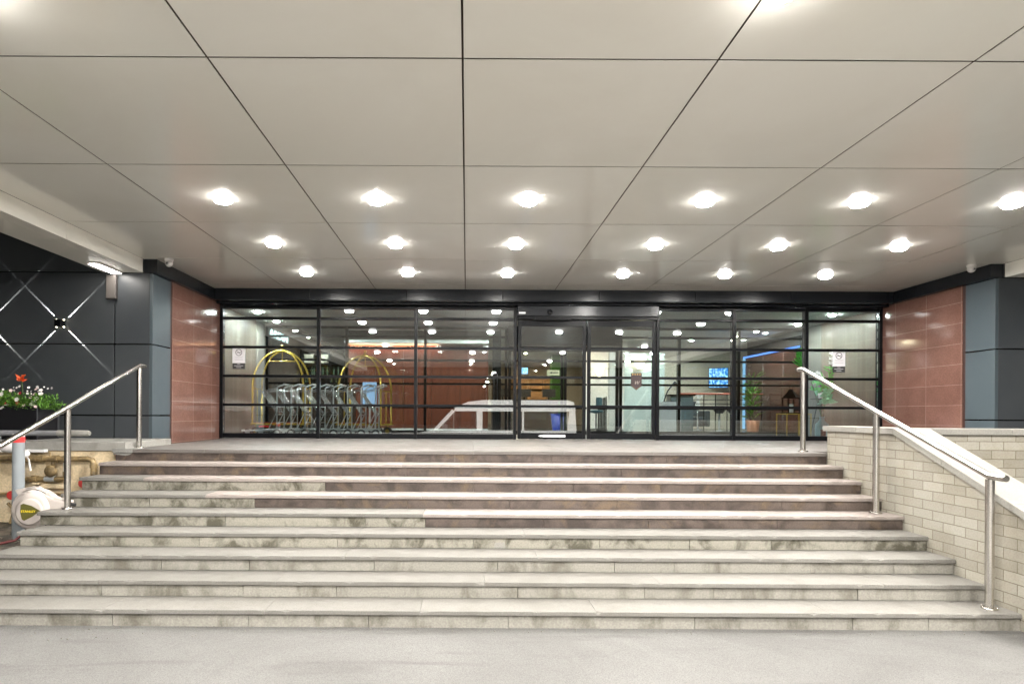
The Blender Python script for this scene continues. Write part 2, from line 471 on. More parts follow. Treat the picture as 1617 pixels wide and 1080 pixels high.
def glass_mat(name, tint, base, ior=1.5):
    m = bpy.data.materials.new(name); m.use_nodes = True
    nt = m.node_tree; nt.nodes.clear()
    o = nt.nodes.new('ShaderNodeOutputMaterial'); mx = nt.nodes.new('ShaderNodeMixShader')
    tr = nt.nodes.new('ShaderNodeBsdfTransparent'); gl = nt.nodes.new('ShaderNodeBsdfGlossy')
    tr.inputs[0].default_value = (*tint, 1); gl.inputs['Roughness'].default_value = 0.0; gl.inputs['Color'].default_value = (.95, .97, 1, 1)
    fr = nt.nodes.new('ShaderNodeFresnel'); fr.inputs[0].default_value = ior
    ad = nt.nodes.new('ShaderNodeMath'); ad.operation = 'ADD'; ad.use_clamp = True; ad.inputs[1].default_value = base
    nt.links.new(fr.outputs[0], ad.inputs[0]); nt.links.new(ad.outputs[0], mx.inputs[0])
    nt.links.new(tr.outputs[0], mx.inputs[1]); nt.links.new(gl.outputs[0], mx.inputs[2]); nt.links.new(mx.outputs[0], o.inputs[0])
    return m
M['glass'] = glass_mat('facade_glass', (0.93, 0.96, 0.95), 0.18)
M['glass_in'] = glass_mat('inner_glass', (0.95, 0.97, 0.96), 0.01)
M['car_glass'] = glass_mat('car_glass', (0.35, 0.40, 0.40), 0.06)

# ------------------------------------------------------------------ ground, landing
GZ = -1.35
Y0, T, RISE = 7.916, 0.3475, 0.15            # top nosing, tread, riser
YF = 11.81                                   # outer glass plane
YI = 14.5                                    # inner glass plane
XL, XR = -4.66, 4.78                         # ends of the stairs
ZC = 2.8475                                  # canopy underside

mb = MB(); mb.add([(-45, -75, GZ), (45, -75, GZ), (45, 9.6, GZ), (-45, 9.6, GZ)], [(0, 1, 2, 3)])
tag(mb.build('ground', M['asphalt']), kind='structure')
mb = MB()
mb.__init__(); mb.box(-12, 14, -7.5, 2.7, GZ - .05, GZ + .004)
tag(mb.build('bounce_paving', M['bounce_paving']), kind='structure')  # unseen pale surface, added as a light bounce under the canopy
mb = MB()
xs = [XL]
while xs[-1] < 8.1: xs.append(min(8.16, xs[-1] + 1.19))
ys = [Y0, 8.3, 9.2, 10.1, 11.0, YF + .08]
for i in range(len(xs) - 1):
    for j in range(len(ys) - 1):
        x0, x1 = xs[i] + .0015, xs[i + 1] - .0015
        if ys[j] < 8.2 and x0 > XR: continue
        if ys[j] < 8.2: x1 = min(x1, XR - .004)
        mb.box(x0, x1, ys[j] + (.0015 if j else 0), ys[j + 1] - .0015, -.045, random.uniform(-.0012, 0))
tag(mb.build('landing', M['landing'], bevel=.003), kind='structure')
mb = MB(); mb.box(XL + .02, 8.16, Y0 + .05, YF + .06, -.6, -.05)
tag(mb.build('landing_base', M['cement']), kind='structure')
mb = MB(); mb.box(XR + .36, 9.8, 6.98, 9.24, -.3, -.004)
tag(mb.build('terrace_floor', M['cement']), kind='structure')

# ------------------------------------------------------------------ stairs
st = thing('entrance_steps', 'nine wide worn steps of brown granite and patched concrete before the glass entrance', 'steps', (0, 6, GZ))
def slabs(x0, x1, y0, y1, z0, z1, gap=.003, lmin=1.1, lmax=2.2, jz=.002, jy=.003, worn=False):
    mb = MB(); x = x0
    while x < x1 - .01:
        e = x + random.uniform(lmin, lmax)
        if e > x1 - .5: e = x1
        d = random.uniform(-jz, 0); dy = random.uniform(-jy, jy)
        xe_ = e - (gap if e < x1 else 0)
        if not worn:
            mb.box(x, xe_, y0 + dy, y1, z0, z1 + d)
        else:
            n = max(3, int((xe_ - x) / .045)); vs = []; fs = []; lo_ = 0
            for k in range(n + 1):
                xx = x + (xe_ - x) * k / n
                c_ = random.uniform(.002, .006) + (random.uniform(.004, .016) if random.random() < .09 else 0)
                if k in (0, n): c_ += random.uniform(.002, .012)
                lo_ = lo_ * .7 + random.uniform(-.0012, .0012)
                yf = y0 + dy + lo_
                vs += [(xx, yf + .002, z0), (xx, yf, z0 + .004), (xx, yf + c_ * .15, z1 + d - c_), (xx, yf + c_, z1 + d - .0008), (xx, y1, z1 + d), (xx, y1, z0)]
            for k in range(n):
                for q in range(6):
                    r_ = (q + 1) % 6
                    fs.append((k * 6 + q, k * 6 + r_, k * 6 + 6 + r_, k * 6 + 6 + q))
            fs += [tuple(range(5, -1, -1)), tuple(range(n * 6, n * 6 + 6))]
            mb.add(vs, fs)
        x = e
    return mb
split_r = {0: -4.66, 1: -4.66, 2: -1.71, 3: -2.44, 4: -0.45}
split_t = {0: -4.66, 1: -4.66, 2: -3.9, 3: -3.0, 4: -0.47}
for i in range(9):
    z = -RISE * i; y = Y0 - T * i
    xr = XR - .004; xl = XL + random.uniform(-.03, .03) if i else XL
    yb = y + T + .02
    top, bot = z - .04, z - RISE + (0 if i < 8 else -.02)
    s = split_t.get(i, 99)
    if i > 0:
        if s > xl + .1: fix_normals(slabs(xl, min(s, xr), y, yb, top, z, worn=True).build('tread', M['tread_concrete'], st))
        if s < xr: fix_normals(slabs(max(s, xl) + .003, xr, y, yb, top, z, worn=True).build('tread', M['tread_granite'], st))
    s = split_r.get(i, 99)
    ry = y + .022
    if s > xl + .1:
        slabs(xl + .02, min(s, xr), ry, ry + .2, bot, top - .004, gap=.004, lmin=.5, lmax=1.7, jz=0, jy=.004).build('riser', M['riser_mossy'] if i < 6 else M['riser_worn'], st, bevel=.004)
    if s < xr:
        slabs(max(s, xl) + .004, xr, ry, ry + .2, bot, top - .004, gap=.003, lmin=1.0, lmax=1.9, jz=0, jy=.002).build('riser', M['riser_granite'], st, bevel=.003)
mb = MB()
for i in range(9): mb.box(XL + .06, XR - .01, Y0 - T * i + .15, Y0 - T * i + T + .1, GZ - .1, -RISE * i - .06)
mb.build('core', M['cement'], st)
# patches of fresh cement
mb = MB(); mb.box(XL - .02, -4.42, Y0 - .008, Y0 + .24, -.044, .004); mb.prism([(-4.68, -.05), (-4.43, -.048), (-4.47, -.075), (-4.52, -.088), (-4.6, -.075), (-4.68, -.07)], 'y', Y0 + .012, Y0 + .06)
mb.build('cement_patch', M['cement'], st)
mb = MB(); mb.prism([(.29, -.90 + .004), (.41, -.90 + .004), (.40, -.835), (.30, -.84)], 'y', Y0 - T * 5 + .014, Y0 - T * 5 + .06)
mb.build('cement_patch', M['coping'], st)

mb = MB()
for _ in range(420):
    x = random.uniform(-6, 4.9); u = random.random() ** 2.2
    y = Y0 - T * 8 + .02 - u * (.35 if x < -2 else .12); r_ = random.uniform(.002, .0065) * (1.4 if x < -2.5 else 1)
    mb.ball((x, y, GZ + r_ * .4), r_, 6, random.uniform(.8, 1.6), random.uniform(.8, 1.6), .7)
tag(mb.build('gravel', M['grit']), kind='stuff')

# ------------------------------------------------------------------ left: retaining wall, ledge, soil
mb = MB(); mb.box(-8.6, XL - .02, 8.03, 8.3, -1.4, -.035)
tag(mb.build('retaining_wall', M['plaster']), 'ochre plastered retaining wall behind the yellow gas pipes', 'wall')
mb = MB(); mb.box(-8.6, -4.56, 8.0, 9.24, -.03, .088)
tag(mb.build('ledge', M['ledge'], bevel=.008), 'pale concrete ledge capping the ochre wall, under the planter', 'ledge')
mb = MB()
nx, ny = 26, 16
vs = []
for j in range(ny + 1):
    for i in range(nx + 1):
        vs.append((-9 + i * (4.36 / nx), 5.75 + j * (2.3 / ny), -1.0 + random.uniform(-.03, .03)))
mb.add(vs, [(j * (nx + 1) + i, j * (nx + 1) + i + 1, (j + 1) * (nx + 1) + i + 1, (j + 1) * (nx + 1) + i) for j in range(ny) for i in range(nx)], True)
tag(mb.build('soil', M['soil']), kind='structure')
mb = MB(); mb.box(-9, XL - .06, 5.86, 6.02, -1.35, -.93)
tag(mb.build('kerb', M['kerb'], bevel=.01), kind='structure')
mb = MB()
for _ in range(60):
    x = random.uniform(-6.2, -4.75); y = random.uniform(6.1, 7.6); s_ = random.uniform(.015, .05)
    mb.ball((x, y, -1.0 + s_ * .3), s_, 8, random.uniform(.8, 1.4), random.uniform(.8, 1.4), random.uniform(.4, .8))
tag(mb.build('rubble', M['soil']), kind='stuff')

# ------------------------------------------------------------------ right: brick parapet
YW0, YB = 7.93, 6.67                         # far end and bend of the coping
def zc(y): return .29 if y >= YB else .29 - .43 * (YB - y)
bw = thing('brick_parapet', 'pale brick side wall with sloping white coping beside the right end of the steps', 'wall', (XR, 6, GZ))
yN = 3.2
mb = MB(); mb.prism([(YW0, -1.4), (YW0, .29), (YB, .29), (yN, zc(yN)), (yN, -1.4)], 'x', XR, XR + .33)
fix_normals(mb.build('wall', M['brick_y'], bw))
mb = MB()
cz0 = lambda y: .29 if y >= YB - .01 else zc(y + .01)
cuts_ = [YW0 + .05, 7.3, YB - .01, 5.98, 5.2, 4.4, 3.7, yN]
for a, b_ in zip(cuts_, cuts_[1:]):
    a1, b1 = a - .0015, b_ + .0015
    mb.prism([(a1, cz0(a1)), (a1, cz0(a1) + .07 + random.uniform(-.0015, .0015)), (b1, cz0(b1) + .07), (b1, cz0(b1))], 'x', XR - .035 + random.uniform(-.002, .002), XR + .375)
fix_normals(mb.build('coping', M['coping'], bw, bevel=.005))
bf = thing('brick_front_wall', 'pale brick wall with level white coping running off to the right behind the sloping parapet', 'wall', (6, 6.7, GZ))
mb = MB(); mb.box(XR + .333, 9.9, 6.68, 6.97, -1.4, .285); mb.build('wall', M['brick_x'], bf)
mb = MB(); x = XR + .38
while x < 9.9:
    mb.box(x, x + .897, 6.64 + random.uniform(-.002, .002), 7.01, .287, .355 + random.uniform(-.0015, .0015)); x += .9
mb.build('coping', M['coping'], bf, bevel=.006)

# ------------------------------------------------------------------ handrails
def handrail(label, x, posts, rail, group):
    h = thing('handrail', label, 'handrail', (x, posts[0][0], posts[0][1]), group)
    for y, zb, zt in posts:
        p = MB().tube([(x, y, zb), (x, y, zt)], .034, 20).build('post', M['steel'], h)
        q = MB().lathe((x, y, zb), [(.062, 0), (.062, .012), (.052, .016), (.04, .018)], 24)
        q.build('base_plate', M['steel'], p)
        for a in range(4):
            s = MB(); s.lathe((x + .05 * math.cos(a * 1.571 + .78), y + .05 * math.sin(a * 1.571 + .78), zb + .012), [(.007, 0), (.007, .01), (.003, .012)], 8)
            s.build('bolt', M['steel'], p)
    MB().tube(rail, .030, 20).build('rail', M['steel'], h)
    return h
pz = lambda y: .54 + .395 * (y - 6.8)
handrail('brushed steel handrail on the right of the steps beside the brick parapet', 4.62,
         [(8.22, 0, pz(8.22)), (6.75, -.6, pz(6.75)), (5.28, -1.2, pz(5.28))],
         [(4.62, 8.34, pz(8.22) + .03), (4.62, 8.22, pz(8.22) + .028), (4.62, 6.75, pz(6.75) + .02), (4.62, 5.28, pz(5.28) + .026), (4.62, 5.12, pz(5.28) + .022)], 'steel handrails of the steps')
handrail('brushed steel handrail on the left of the steps beside the hose reel', -4.5,
         [(8.22, 0, pz(8.22)), (6.75, -.6, pz(6.75)), (5.28, -1.2, pz(5.28))],
         [(-4.5, 8.36, pz(8.22) + .03), (-4.5, 8.22, pz(8.22) + .028), (-4.5, 6.75, pz(6.75) + .02), (-4.5, 5.28, pz(5.28) + .026), (-4.5, 5.12, pz(5.28) + .022)], 'steel handrails of the steps')

# ------------------------------------------------------------------ canopy
cn = thing('entrance_canopy', 'wide flat canopy of beige ceiling panels over the steps, edged with black fascia', 'canopy', (1.6, 4, ZC))
X0c, X1c = -4.99, 8.26
sx_ = [X0c] + [-.04 + 1.70 * k for k in range(-2, 5)] + [X1c]
sy_ = [-6.3 + 1.722 * k for k in range(0, 10)] + [11.34]
sy_ = [3.98 + 1.722 * k for k in range(-6, 5)] + [11.34]
mb = MB(); g = .007; g2 = .0085
for i in range(len(sx_) - 1):
    for j in range(len(sy_) - 1):
        k0 = len(mb.v)
        mb.box(sx_[i] + (g if i else 0), sx_[i + 1] - (g if i < len(sx_) - 2 else 0), sy_[j] + g2, sy_[j + 1] - (g2 if j < len(sy_) - 2 else 0), ZC, ZC + .005)
        for q in range(4):
            v_ = mb.v[k0 + q]; mb.v[k0 + q] = (v_[0], v_[1], v_[2] + random.uniform(0, .0025))
mb.build('soffit', M['soffit'], cn)
mb = MB(); mb.box(X0c - .9, X1c + .9, sy_[0], 12.2, ZC + .14, ZC + .34); mb.build('deck', M['deck_brown'], cn)
for sgn, xi, xo in ((-1, -4.99, -5.6), (1, 8.26, 8.87)):
    a, b_ = min(xi, xo), max(xi, xo); mid = xi + sgn * .16
    mb = MB()
    for y0, y1 in ((-6.3, 1.9), (1.9, 7.45), (7.45, 9.2)):
        mb.box(min(xi, mid) + (0 if sgn > 0 else .002), max(xi, mid) - (.002 if sgn > 0 else 0), y0 + .003, y1 - .003, 2.634, ZC - .002)
        mb.box(min(mid, xo) + .002, max(mid, xo) - .002, y0 + .003, y1 - .003, 2.634, ZC - .002)
    mb.build('beam', M['beam'], cn)
    mb = MB(); mb.box(a + .02, b_ - .02, -6.2, 9.18, 2.645, ZC + .04); mb.build('beam_core', M['dark_gap'], cn)
mb = MB()
cuts = [-4.78] + [.67 + 1.825 * k for k in range(-2, 5)] + [8.06]
for a, b_ in zip(cuts, cuts[1:]): mb.box(a + .0025, b_ - .0025, 11.33, 11.45, 2.634, ZC - .001)
mb.build('fascia', M['fascia'], cn, bevel=.003)
for x0, x1 in ((-4.985, -4.783), (8.063, 8.255)):
    mb = MB(); mb.box(x0, x1, 9.22, 10.75, 2.637, ZC - .0015); mb.box(x0, x1, 10.755, 11.7, 2.637, ZC - .0015)
    mb.build('fascia', M['fascia'], cn, bevel=.003)
mb = MB(); mb.box(-4.85, 8.15, 11.452, 11.86, 2.640, ZC); mb.build('fascia_core', M['black_metal'], cn)
mb = MB(); mb.box(-4.85, 8.15, 11.56, 11.75, 2.604, 2.638); mb.build('drip_ledge', M['fascia'], cn, bevel=.004)
# far side of the beams, the roof edge above the walls
mb = MB(); mb.box(-5.30, -5.44, 8.62, 9.16, 2.618, 2.6335)
sl = thing('strip_light', 'short white strip light set in the underside of the left canopy beam', 'strip light', (-5.37, 8.9, 2.62))
MB().box(-5.45, -5.29, 8.56, 9.18, 2.612, 2.6325).build('housing', M['white_plastic'], sl)
MB().box(-5.435, -5.305, 8.58, 9.16, 2.604, 2.6115).build('diffuser', M['strip'], sl)

# downlights
def downlight(x, y, z, label, group, lens, side, r=.105, drop=.05):
    d = thing('downlight', label, 'downlight', (x, y, z), group)
    MB().lathe((x, y, z), [(r + .016, -.0005), (r + .016, -.005), (r + .003, -.007), (r + .003, -.001)], 36).build('trim', M['white_paint'], d)
    MB().lathe((x, y, z), [(r, -.0005), (r, -drop * .45), (r * .94, -drop * .72), (r * .82, -drop * .95), (r * .76, -drop)], 36).build('rim', side, d)  # rim the flush lamp lacks, shaped to imitate its bloom
    q = r * .76 - .001; n = 36
    MB().add([(x + q * math.cos(2 * math.pi * k / n), y + q * math.sin(2 * math.pi * k / n), z - drop - .0008) for k in range(n)], [tuple(range(n - 1, -1, -1))]).build('lens', lens, d)
    return d
rows = [('front', 6.57), ('middle', 8.29), ('rear', 10.0)]
cols = [-2.69, -1.0, .665, 2.6, 4.3, 5.98]
words = ['first', 'second', 'third', 'fourth', 'fifth', 'sixth']
proto = None
def put(x, y, label):
    global proto
    if proto is None:
        proto = downlight(x, y, ZC, label, 'round downlights in the canopy ceiling', M['lamp'], M['lamp_side'])
    else:
        return copy_thing(proto, (x, y, ZC), label)
for rn, y in rows:
    for k, x in enumerate(cols):
        where = {'front': 'in the front row above the steps', 'middle': 'in the middle row above the landing', 'rear': 'in the rear row near the fascia'}[rn]
        put(x, y, f'round downlight, {words[k]} from the left {where}')
for y, xs_, w in ((3.28, (-2.78, 1.72, 6.0), 'above the lowest step'), (1.0, (-3.4, .2, 3.6, 7.0), 'added over the forecourt to light the canopy'), (-2.6, (-3.4, .2, 3.6, 7.0), 'added at the outer canopy edge to light it')):  # outer two rows are unseen lamps added to brighten the canopy underside
    for k, x in enumerate(xs_):
        q = put(x, y, f'floodlight {w}, {words[k]} from the left')
        for ch in q.children:
            if ch.name.startswith('lens'): ch.material_slots[0].link = 'OBJECT'; ch.material_slots[0].material = M['lamp_boost']

# ------------------------------------------------------------------ side walls of the entrance recess
def clad(name, label, rects, plane, m, backs):
    w = thing(name, label, 'wall', rects[0][0])
    return w
for side in (-1, 1):
    xi = -4.86 if side < 0 else 8.16
    o = xi + side * .25
    a, b_ = min(xi, o), max(xi, o)
    sd = 'left' if side < 0 else 'right'
    near = 'beside the dark wall with the crossed lamp beams' if side < 0 else 'behind the brick parapet'
    mb = MB(); mb.box(a, b_, 9.86, YF - .01, -.02, 2.636)
    tag(mb.build('granite_wall', M['granite_y']), f'polished red granite side wall {near}', 'wall')
    cw = thing('clad_wall', 'dark grey metal clad wall carrying the X shaped wall lamps above the planter' if side < 0 else 'dark grey metal clad wall behind the brick parapet at the right edge', 'wall', (xi, 9.25, 0))
    # side return, its lit look put into a lighter blue-grey
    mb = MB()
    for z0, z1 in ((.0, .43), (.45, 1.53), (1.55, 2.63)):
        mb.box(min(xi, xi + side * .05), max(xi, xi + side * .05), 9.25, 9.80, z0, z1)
    mb.build('return_panel', M['cladding_lit'], cw, bevel=.004)
    mb = MB(); mb.box(min(xi + side * .004, o), max(xi + side * .004, o), 9.802, 9.858, -.01, 2.634); mb.build('trim', M['trim_brown'], cw)
    xe = [xi + side * .052, xi + side * .59, xi + side * 2.45, xi + side * 5.0]
    mb = MB()
    for z0, z1 in ((.0, .43), (.45, 1.53), (1.55, 2.64), (2.662, 4.1)):
        for x0, x1 in zip(xe, xe[1:]):
            lo, hi = min(x0, x1), max(x0, x1)
            if z0 > 2.6 and lo > -5.0 and hi < 8.3: continue
            mb.box(lo + (.011 if side * (x0 - xi) > .1 else 0), hi - .0, 9.25, 9.29, z0, z1) if side > 0 else mb.box(lo + .011, hi - (.011 if side * (x0 - xi) > .1 else 0), 9.25, 9.29, z0, z1)
    mb.build('front_panel', M['cladding'], cw, bevel=.003)
    mb = MB(); mb.box(min(xi + side * .056, xi + side * 5), max(xi + side * .056, xi + side * 5), 9.295, 9.6, -.6, 4.1); mb.build('backing', M['void'], cw)
# small box on the left wall
jb = thing('junction_box', 'small grey brown box on the dark wall just under the canopy beam', 'box', (-5.48, 9.24, 2.42))
MB().box(-5.555, -5.40, 9.19, 9.248, 2.23, 2.60).build('case', mat('box_grey', (0.09, 0.08, 0.075), .5), jb, bevel=.006)
MB().box(-5.545, -5.41, 9.183, 9.1895, 2.24, 2.59).build('lid', mat('box_lid', (0.10, 0.09, 0.083), .5), jb, bevel=.003)

# X wall lamps (slit beams grazing the wall)
def wall_lamp(x, z, label):
    w = thing('wall_lamp', label, 'wall lamp', (x, 9.25, z), 'crossed beam wall lamps')
    mb = MB(); mb.prism([(x - .055, z - .055), (x + .055, z - .055), (x + .055, z + .055), (x - .055, z + .055)], 'y', 9.14, 9.248)
    fix_normals(mb.build('case', M['black_metal'], w, bevel=.012))
    for sx in (-1, 1):
        for sz in (-1, 1):
            c = Vector((x + sx * .062, 9.205, z + sz * .062))
            d = Vector((sx, 0, sz)).normalized()
            q = MB(); q.tube([c - d * .018, c], .011, 10); q.build('lens', M['spark'], w)
            l = bpy.data.lights.new('wall_lamp_beam', 'SPOT')
            l.energy = 2200; l.spot_size = R(4.2); l.spot_blend = .35; l.shadow_soft_size = .002; l.color = (1, .97, .88)
            lo = bpy.data.objects.new('beam_light', l); COL.objects.link(lo); lo.parent = w
            p = Vector((x, 9.2455, z)) + d * .092
            lo.location = p - Vector((x, 9.25, z))
            aim = (d + Vector((0, .034, 0))).normalized()
            lo.rotation_euler = aim.to_track_quat('-Z', 'Y').to_euler()
    return w
wall_lamp(-6.26, 1.85, 'small black wall lamp throwing an X of four thin beams on the dark wall')
wall_lamp(-7.42, 1.85, 'black X beam wall lamp just beyond the left edge, only its beams show')

# ------------------------------------------------------------------ glass facades
ZB = [.651, 1.2175, 1.785, 2.355]            # transoms
def facade(name, label, y, xm, door, dy, zt, pane_m, hdr_z, w=.05, d=.10):
    f = thing(name, label, 'glazing', (1.6, y, 0))
    for x in xm:
        MB().box(x - .03, x + .03, y - d / 2 - .012, y + d / 2 + .012, 0, zt).build('mullion', M['black_metal'], f, bevel=.003)
    for x0, x1 in zip(xm, xm[1:]):
        a, b_ = x0 + .0305, x1 - .0305
        if door and abs(x0 - door[0]) < .01: continue
        MB().box(a, b_, y - d / 2, y + d / 2, 0.004, .095).build('sill', M['black_metal'], f, bevel=.003)
        MB().box(a, b_, y - d / 2, y + d / 2, zt - .06, zt).build('head_rail', M['black_metal'], f, bevel=.003)
        for z in ZB: MB().box(a, b_, y - d / 2 + .006, y + d / 2 - .006, z - w / 2, z + w / 2).build('transom', M['black_metal'], f, bevel=.003)
        zz = [.0955] + [v for z in ZB for v in (z - w / 2 - .0005, z + w / 2 + .0005)] + [zt - .0605]
        for k in range(0, len(zz), 2): MB().box(a, b_, y - .005, y + .005, zz[k], zz[k + 1]).build('pane', pane_m, f)
    return f
xm = [-4.83, -2.925, -1.01, .945, 3.75, 5.25, 6.675, 8.13]
fa = facade('entrance_glazing', 'tall black framed glass front with ladder like transoms across the top of the steps', YF, xm, (.945, 3.75), 0, 2.602, M['glass'], 2.34)
hd = MB(); hd.box(.98, 3.716, YF - .20, YF + .10, 2.40, 2.60); hd.build('door_header', M['fascia'], fa, bevel=.006)
hd = MB(); hd.box(.98, 3.716, YF - .17, YF + .06, 2.345, 2.398); hd.build('door_track', M['black_metal'], fa, bevel=.004)
hd = MB(); hd.box(1.32, 2.0, YF - .195, YF - .172, 2.325, 2.398); hd.build('sensor_cover', M['black_metal'], fa, bevel=.004)
ds = thing('door_sensor', 'small black dome sensor on the door header', 'sensor', (1.60, YF - .20, 2.46))
MB().ball((1.60, YF - .215, 2.47), .045, 16, 1, .7, 1).build('dome', mat('dome_black', (.01, .01, .012), .05), ds)
MB().lathe((1.60, YF - .2015, 2.47), [(.055, 0), (.055, -.012), (.045, -.016)], 24, 'y').build('ring', M['fascia'], ds)
tg = MB(); tg.box(1.0, 1.13, YF - .2045, YF - .2005, 2.44, 2.475)
tag(tg.build('maker_tag', M['paper']), 'tiny white tag on the left end of the black door header', 'tag')

def door_leaf(label, x0, x1, y, zt, pm, bot=.13, bars=True, zb=(.651, 1.2175, 1.785), nm='sliding_door', grp='sliding glass doors'):
    d = thing(nm, label, 'door', (x0, y, 0), grp)
    fr = MB()
    fr.box(x0, x0 + .065, y - .03, y + .03, .012, zt); fr.box(x1 - .065, x1, y - .03, y + .03, .012, zt)
    fr.box(x0 + .0655, x1 - .0655, y - .03, y + .03, .012, bot); fr.box(x0 + .0655, x1 - .0655, y - .03, y + .03, zt - .12, zt)
    for z in zb: fr.box(x0 + .0655, x1 - .0655, y - .022, y + .022, z - .025, z + .025)
    fr.build('frame', M['black_metal'], d, bevel=.003)
    zz = [bot + .0005] + [v for z in zb for v in (z - .0255, z + .0255)] + [zt - .1205]
    for k in range(0, len(zz), 2): MB().box(x0 + .0655, x1 - .0655, y - .004, y + .004, zz[k], zz[k + 1]).build('pane', pm, d)
    return d
door_leaf('left leaf of the outer sliding glass door, with the blue wheelchair sticker', 1.0, 2.335, YF - .05, 2.335, M['glass'])
door_leaf('right leaf of the outer sliding glass door, with the maroon shield', 2.36, 3.70, YF - .05, 2.335, M['glass'])
xi_ = [-4.83, -2.91, -1.01, .945, 3.72, 5.13, 6.57, 8.13]
fi = facade('lobby_glazing', 'second black framed glass screen behind the trolleys, between porch and lobby', YI, xi_, (.945, 3.72), 0, 2.602, M['glass_in'], 2.34)
hd = MB(); hd.box(.98, 3.686, YI - .16, YI + .16, 2.14, 2.60); hd.build('door_header', M['black_metal'], fi, bevel=.006)
door_leaf('left leaf of the inner glass door behind the wheelchair sticker', 1.0, 2.33, YI - .02, 2.13, M['glass_in'], .1, nm='inner_door', grp='inner glass doors')
door_leaf('right leaf of the inner glass door behind the maroon shield', 2.345, 3.66, YI - .02, 2.13, M['glass_in'], .1, nm='inner_door', grp='inner glass doors')

# ------------------------------------------------------------------ signs on the glass
def smoke_sign(x, z, label):
    y = YF - .012
    s = thing('no_smoking_sign', label, 'sign', (x, y, z), 'no smoking signs')
    MB().box(x - .125, x + .125, y - .002, y, z - .12, z + .17).build('sheet', M['paper'], s)
    MB().box(x - .12, x + .12, y - .0025, y - .0005, z - .235, z - .123).build('footer', M['ink'], s)
    mb = MB()
    mb.tube([(x + .06 * math.cos(2 * math.pi * k / 28), y - .003, z + .09 + .06 * math.sin(2 * math.pi * k / 28)) for k in range(28)], .0055, 6, closed=True)
    mb.bar((x - .042, y - .003, z + .132), (x + .042, y - .003, z + .048), .004, .011, (0, 1, 0))
    mb.box(x - .04, x + .028, y - .0035, y - .0022, z + .08, z + .093)
    mb.box(x + .033, x + .04, y - .0035, y - .0022, z + .08, z + .11)
    mb.build('symbol', M['ink'], s)
    mb = MB()
    for k, (w_, zz) in enumerate(((.085, .005), (.07, -.012), (.09, -.045), (.08, -.06))):
        mb.box(x - w_, x + w_, y - .003, y - .0021, z + zz - .003, z + zz + .003)
    mb.build('small_print', M['ink_grey'], s)
    mb = MB()
    for w_, zz in ((.03, -.142), (.09, -.172), (.05, -.205)):
        mb.box(x - w_, x + w_, y - .0035, y - .0026, z + zz - .005, z + zz + .005)
    mb.build('footer_print', M['ink_grey'], s)
smoke_sign(-4.50, 1.59, 'white no smoking notice with black footer on the glass behind the left brass cart')
smoke_sign(7.33, 1.59, 'white no smoking notice with black footer on the glass above the green vase')
# shield
yd = YF - .05 - .006
sh = thing('shield_sign', 'maroon shield shaped sticker with four gold stars on the right door leaf', 'sign', (3.32, yd, 1.2))
mb = MB(); mb.prism([(3.215, 1.31), (3.425, 1.31), (3.425, 1.06), (3.32, .975), (3.215, 1.06)], 'y', yd - .022 - .003, yd - .022); fix_normals(mb.build('plate', M['maroon'], sh))
mb = MB()
for k in range(4):
    cx, cz = 3.25 + k * .047, 1.285
    pts = []
    for j in range(10):
        a = math.pi / 2 + j * math.pi / 5; rr = .016 if j % 2 == 0 else .0065
        pts.append((cx + rr * math.cos(a), cz + rr * math.sin(a)))
    mb.prism(pts, 'y', yd - .0275, yd - .0252)
fix_normals(mb.build('star', M['gold_ink'], sh))
text('letter', 'W', M['script_ink'], sh, (3.32, yd - .0262, 1.12), .10, (R(90), 0, 0), shear=.4)
mb = MB(); mb.bar((3.24, yd - .026, 1.055), (3.32, yd - .026, .99), .001, .008, (0, 1, 0)); mb.bar((3.32, yd - .026, .99), (3.40, yd - .026, 1.055), .001, .008, (0, 1, 0))
mb.build('chevron', M['gold_ink'], sh)
ws = thing('wheelchair_sticker', 'small blue and white wheelchair access sticker on the left door leaf', 'sticker', (1.13, yd, 1.35))
MB().box(1.075, 1.195, yd - .002, yd, 1.285, 1.405).build('sheet', M['sticker_blue'], ws)
mb = MB()
mb.tube([(1.137 + .028 * math.cos(R(a)), yd - .0025, 1.325 + .028 * math.sin(R(a))) for a in range(150, 400, 20)], .004, 6)
mb.bar((1.125, yd - .003, 1.375), (1.13, yd - .003, 1.335), .002, .009, (0, 1, 0)); mb.bar((1.13, yd - .003, 1.337), (1.155, yd - .003, 1.335), .002, .009, (0, 1, 0)); mb.bar((1.155, yd - .003, 1.337), (1.17, yd - .003, 1.305), .002, .009, (0, 1, 0))
mb.ball((1.124, yd - .003, 1.387), .008, 8)
mb.build('symbol', M['paper'], ws)
ar = thing('arrow_sign', 'cream sign with a black arrow pointing left behind the left door leaf', 'sign', (2.02, YI - .1, 1.2))
ya = YI - .06
MB().box(1.93, 2.23, ya - .003, ya, 1.435, 1.565).build('plate', M['cream_sign'], ar)
mb = MB(); mb.box(2.04, 2.20, ya - .005, ya - .0035, 1.49, 1.51); mb.prism([(1.985, 1.50), (2.05, 1.525), (2.05, 1.475)], 'y', ya - .005, ya - .0035); mb.build('arrow', M['ink'], ar)
dk = thing('door_label', 'white arrow shaped label on the bottom rail of the left door leaf', 'label', (1.7, YF - .083, .07))
ys_ = YF - .0815
mb = MB(); mb.prism([(1.40, .07), (1.44, .085), (1.49, .087), (1.50, .095), (1.93, .095), (1.935, .05), (1.50, .05), (1.48, .055), (1.44, .055)], 'y', ys_ - .002, ys_); fix_normals(mb.build('sheet', M['paper'], dk))
mb = MB()
for a, b_ in ((1.52, 1.57), (1.58, 1.60), (1.615, 1.66), (1.67, 1.70)): mb.box(a, b_, ys_ - .0032, ys_ - .0022, .068, .082)
mb.build('print', M['ink_grey'], dk)

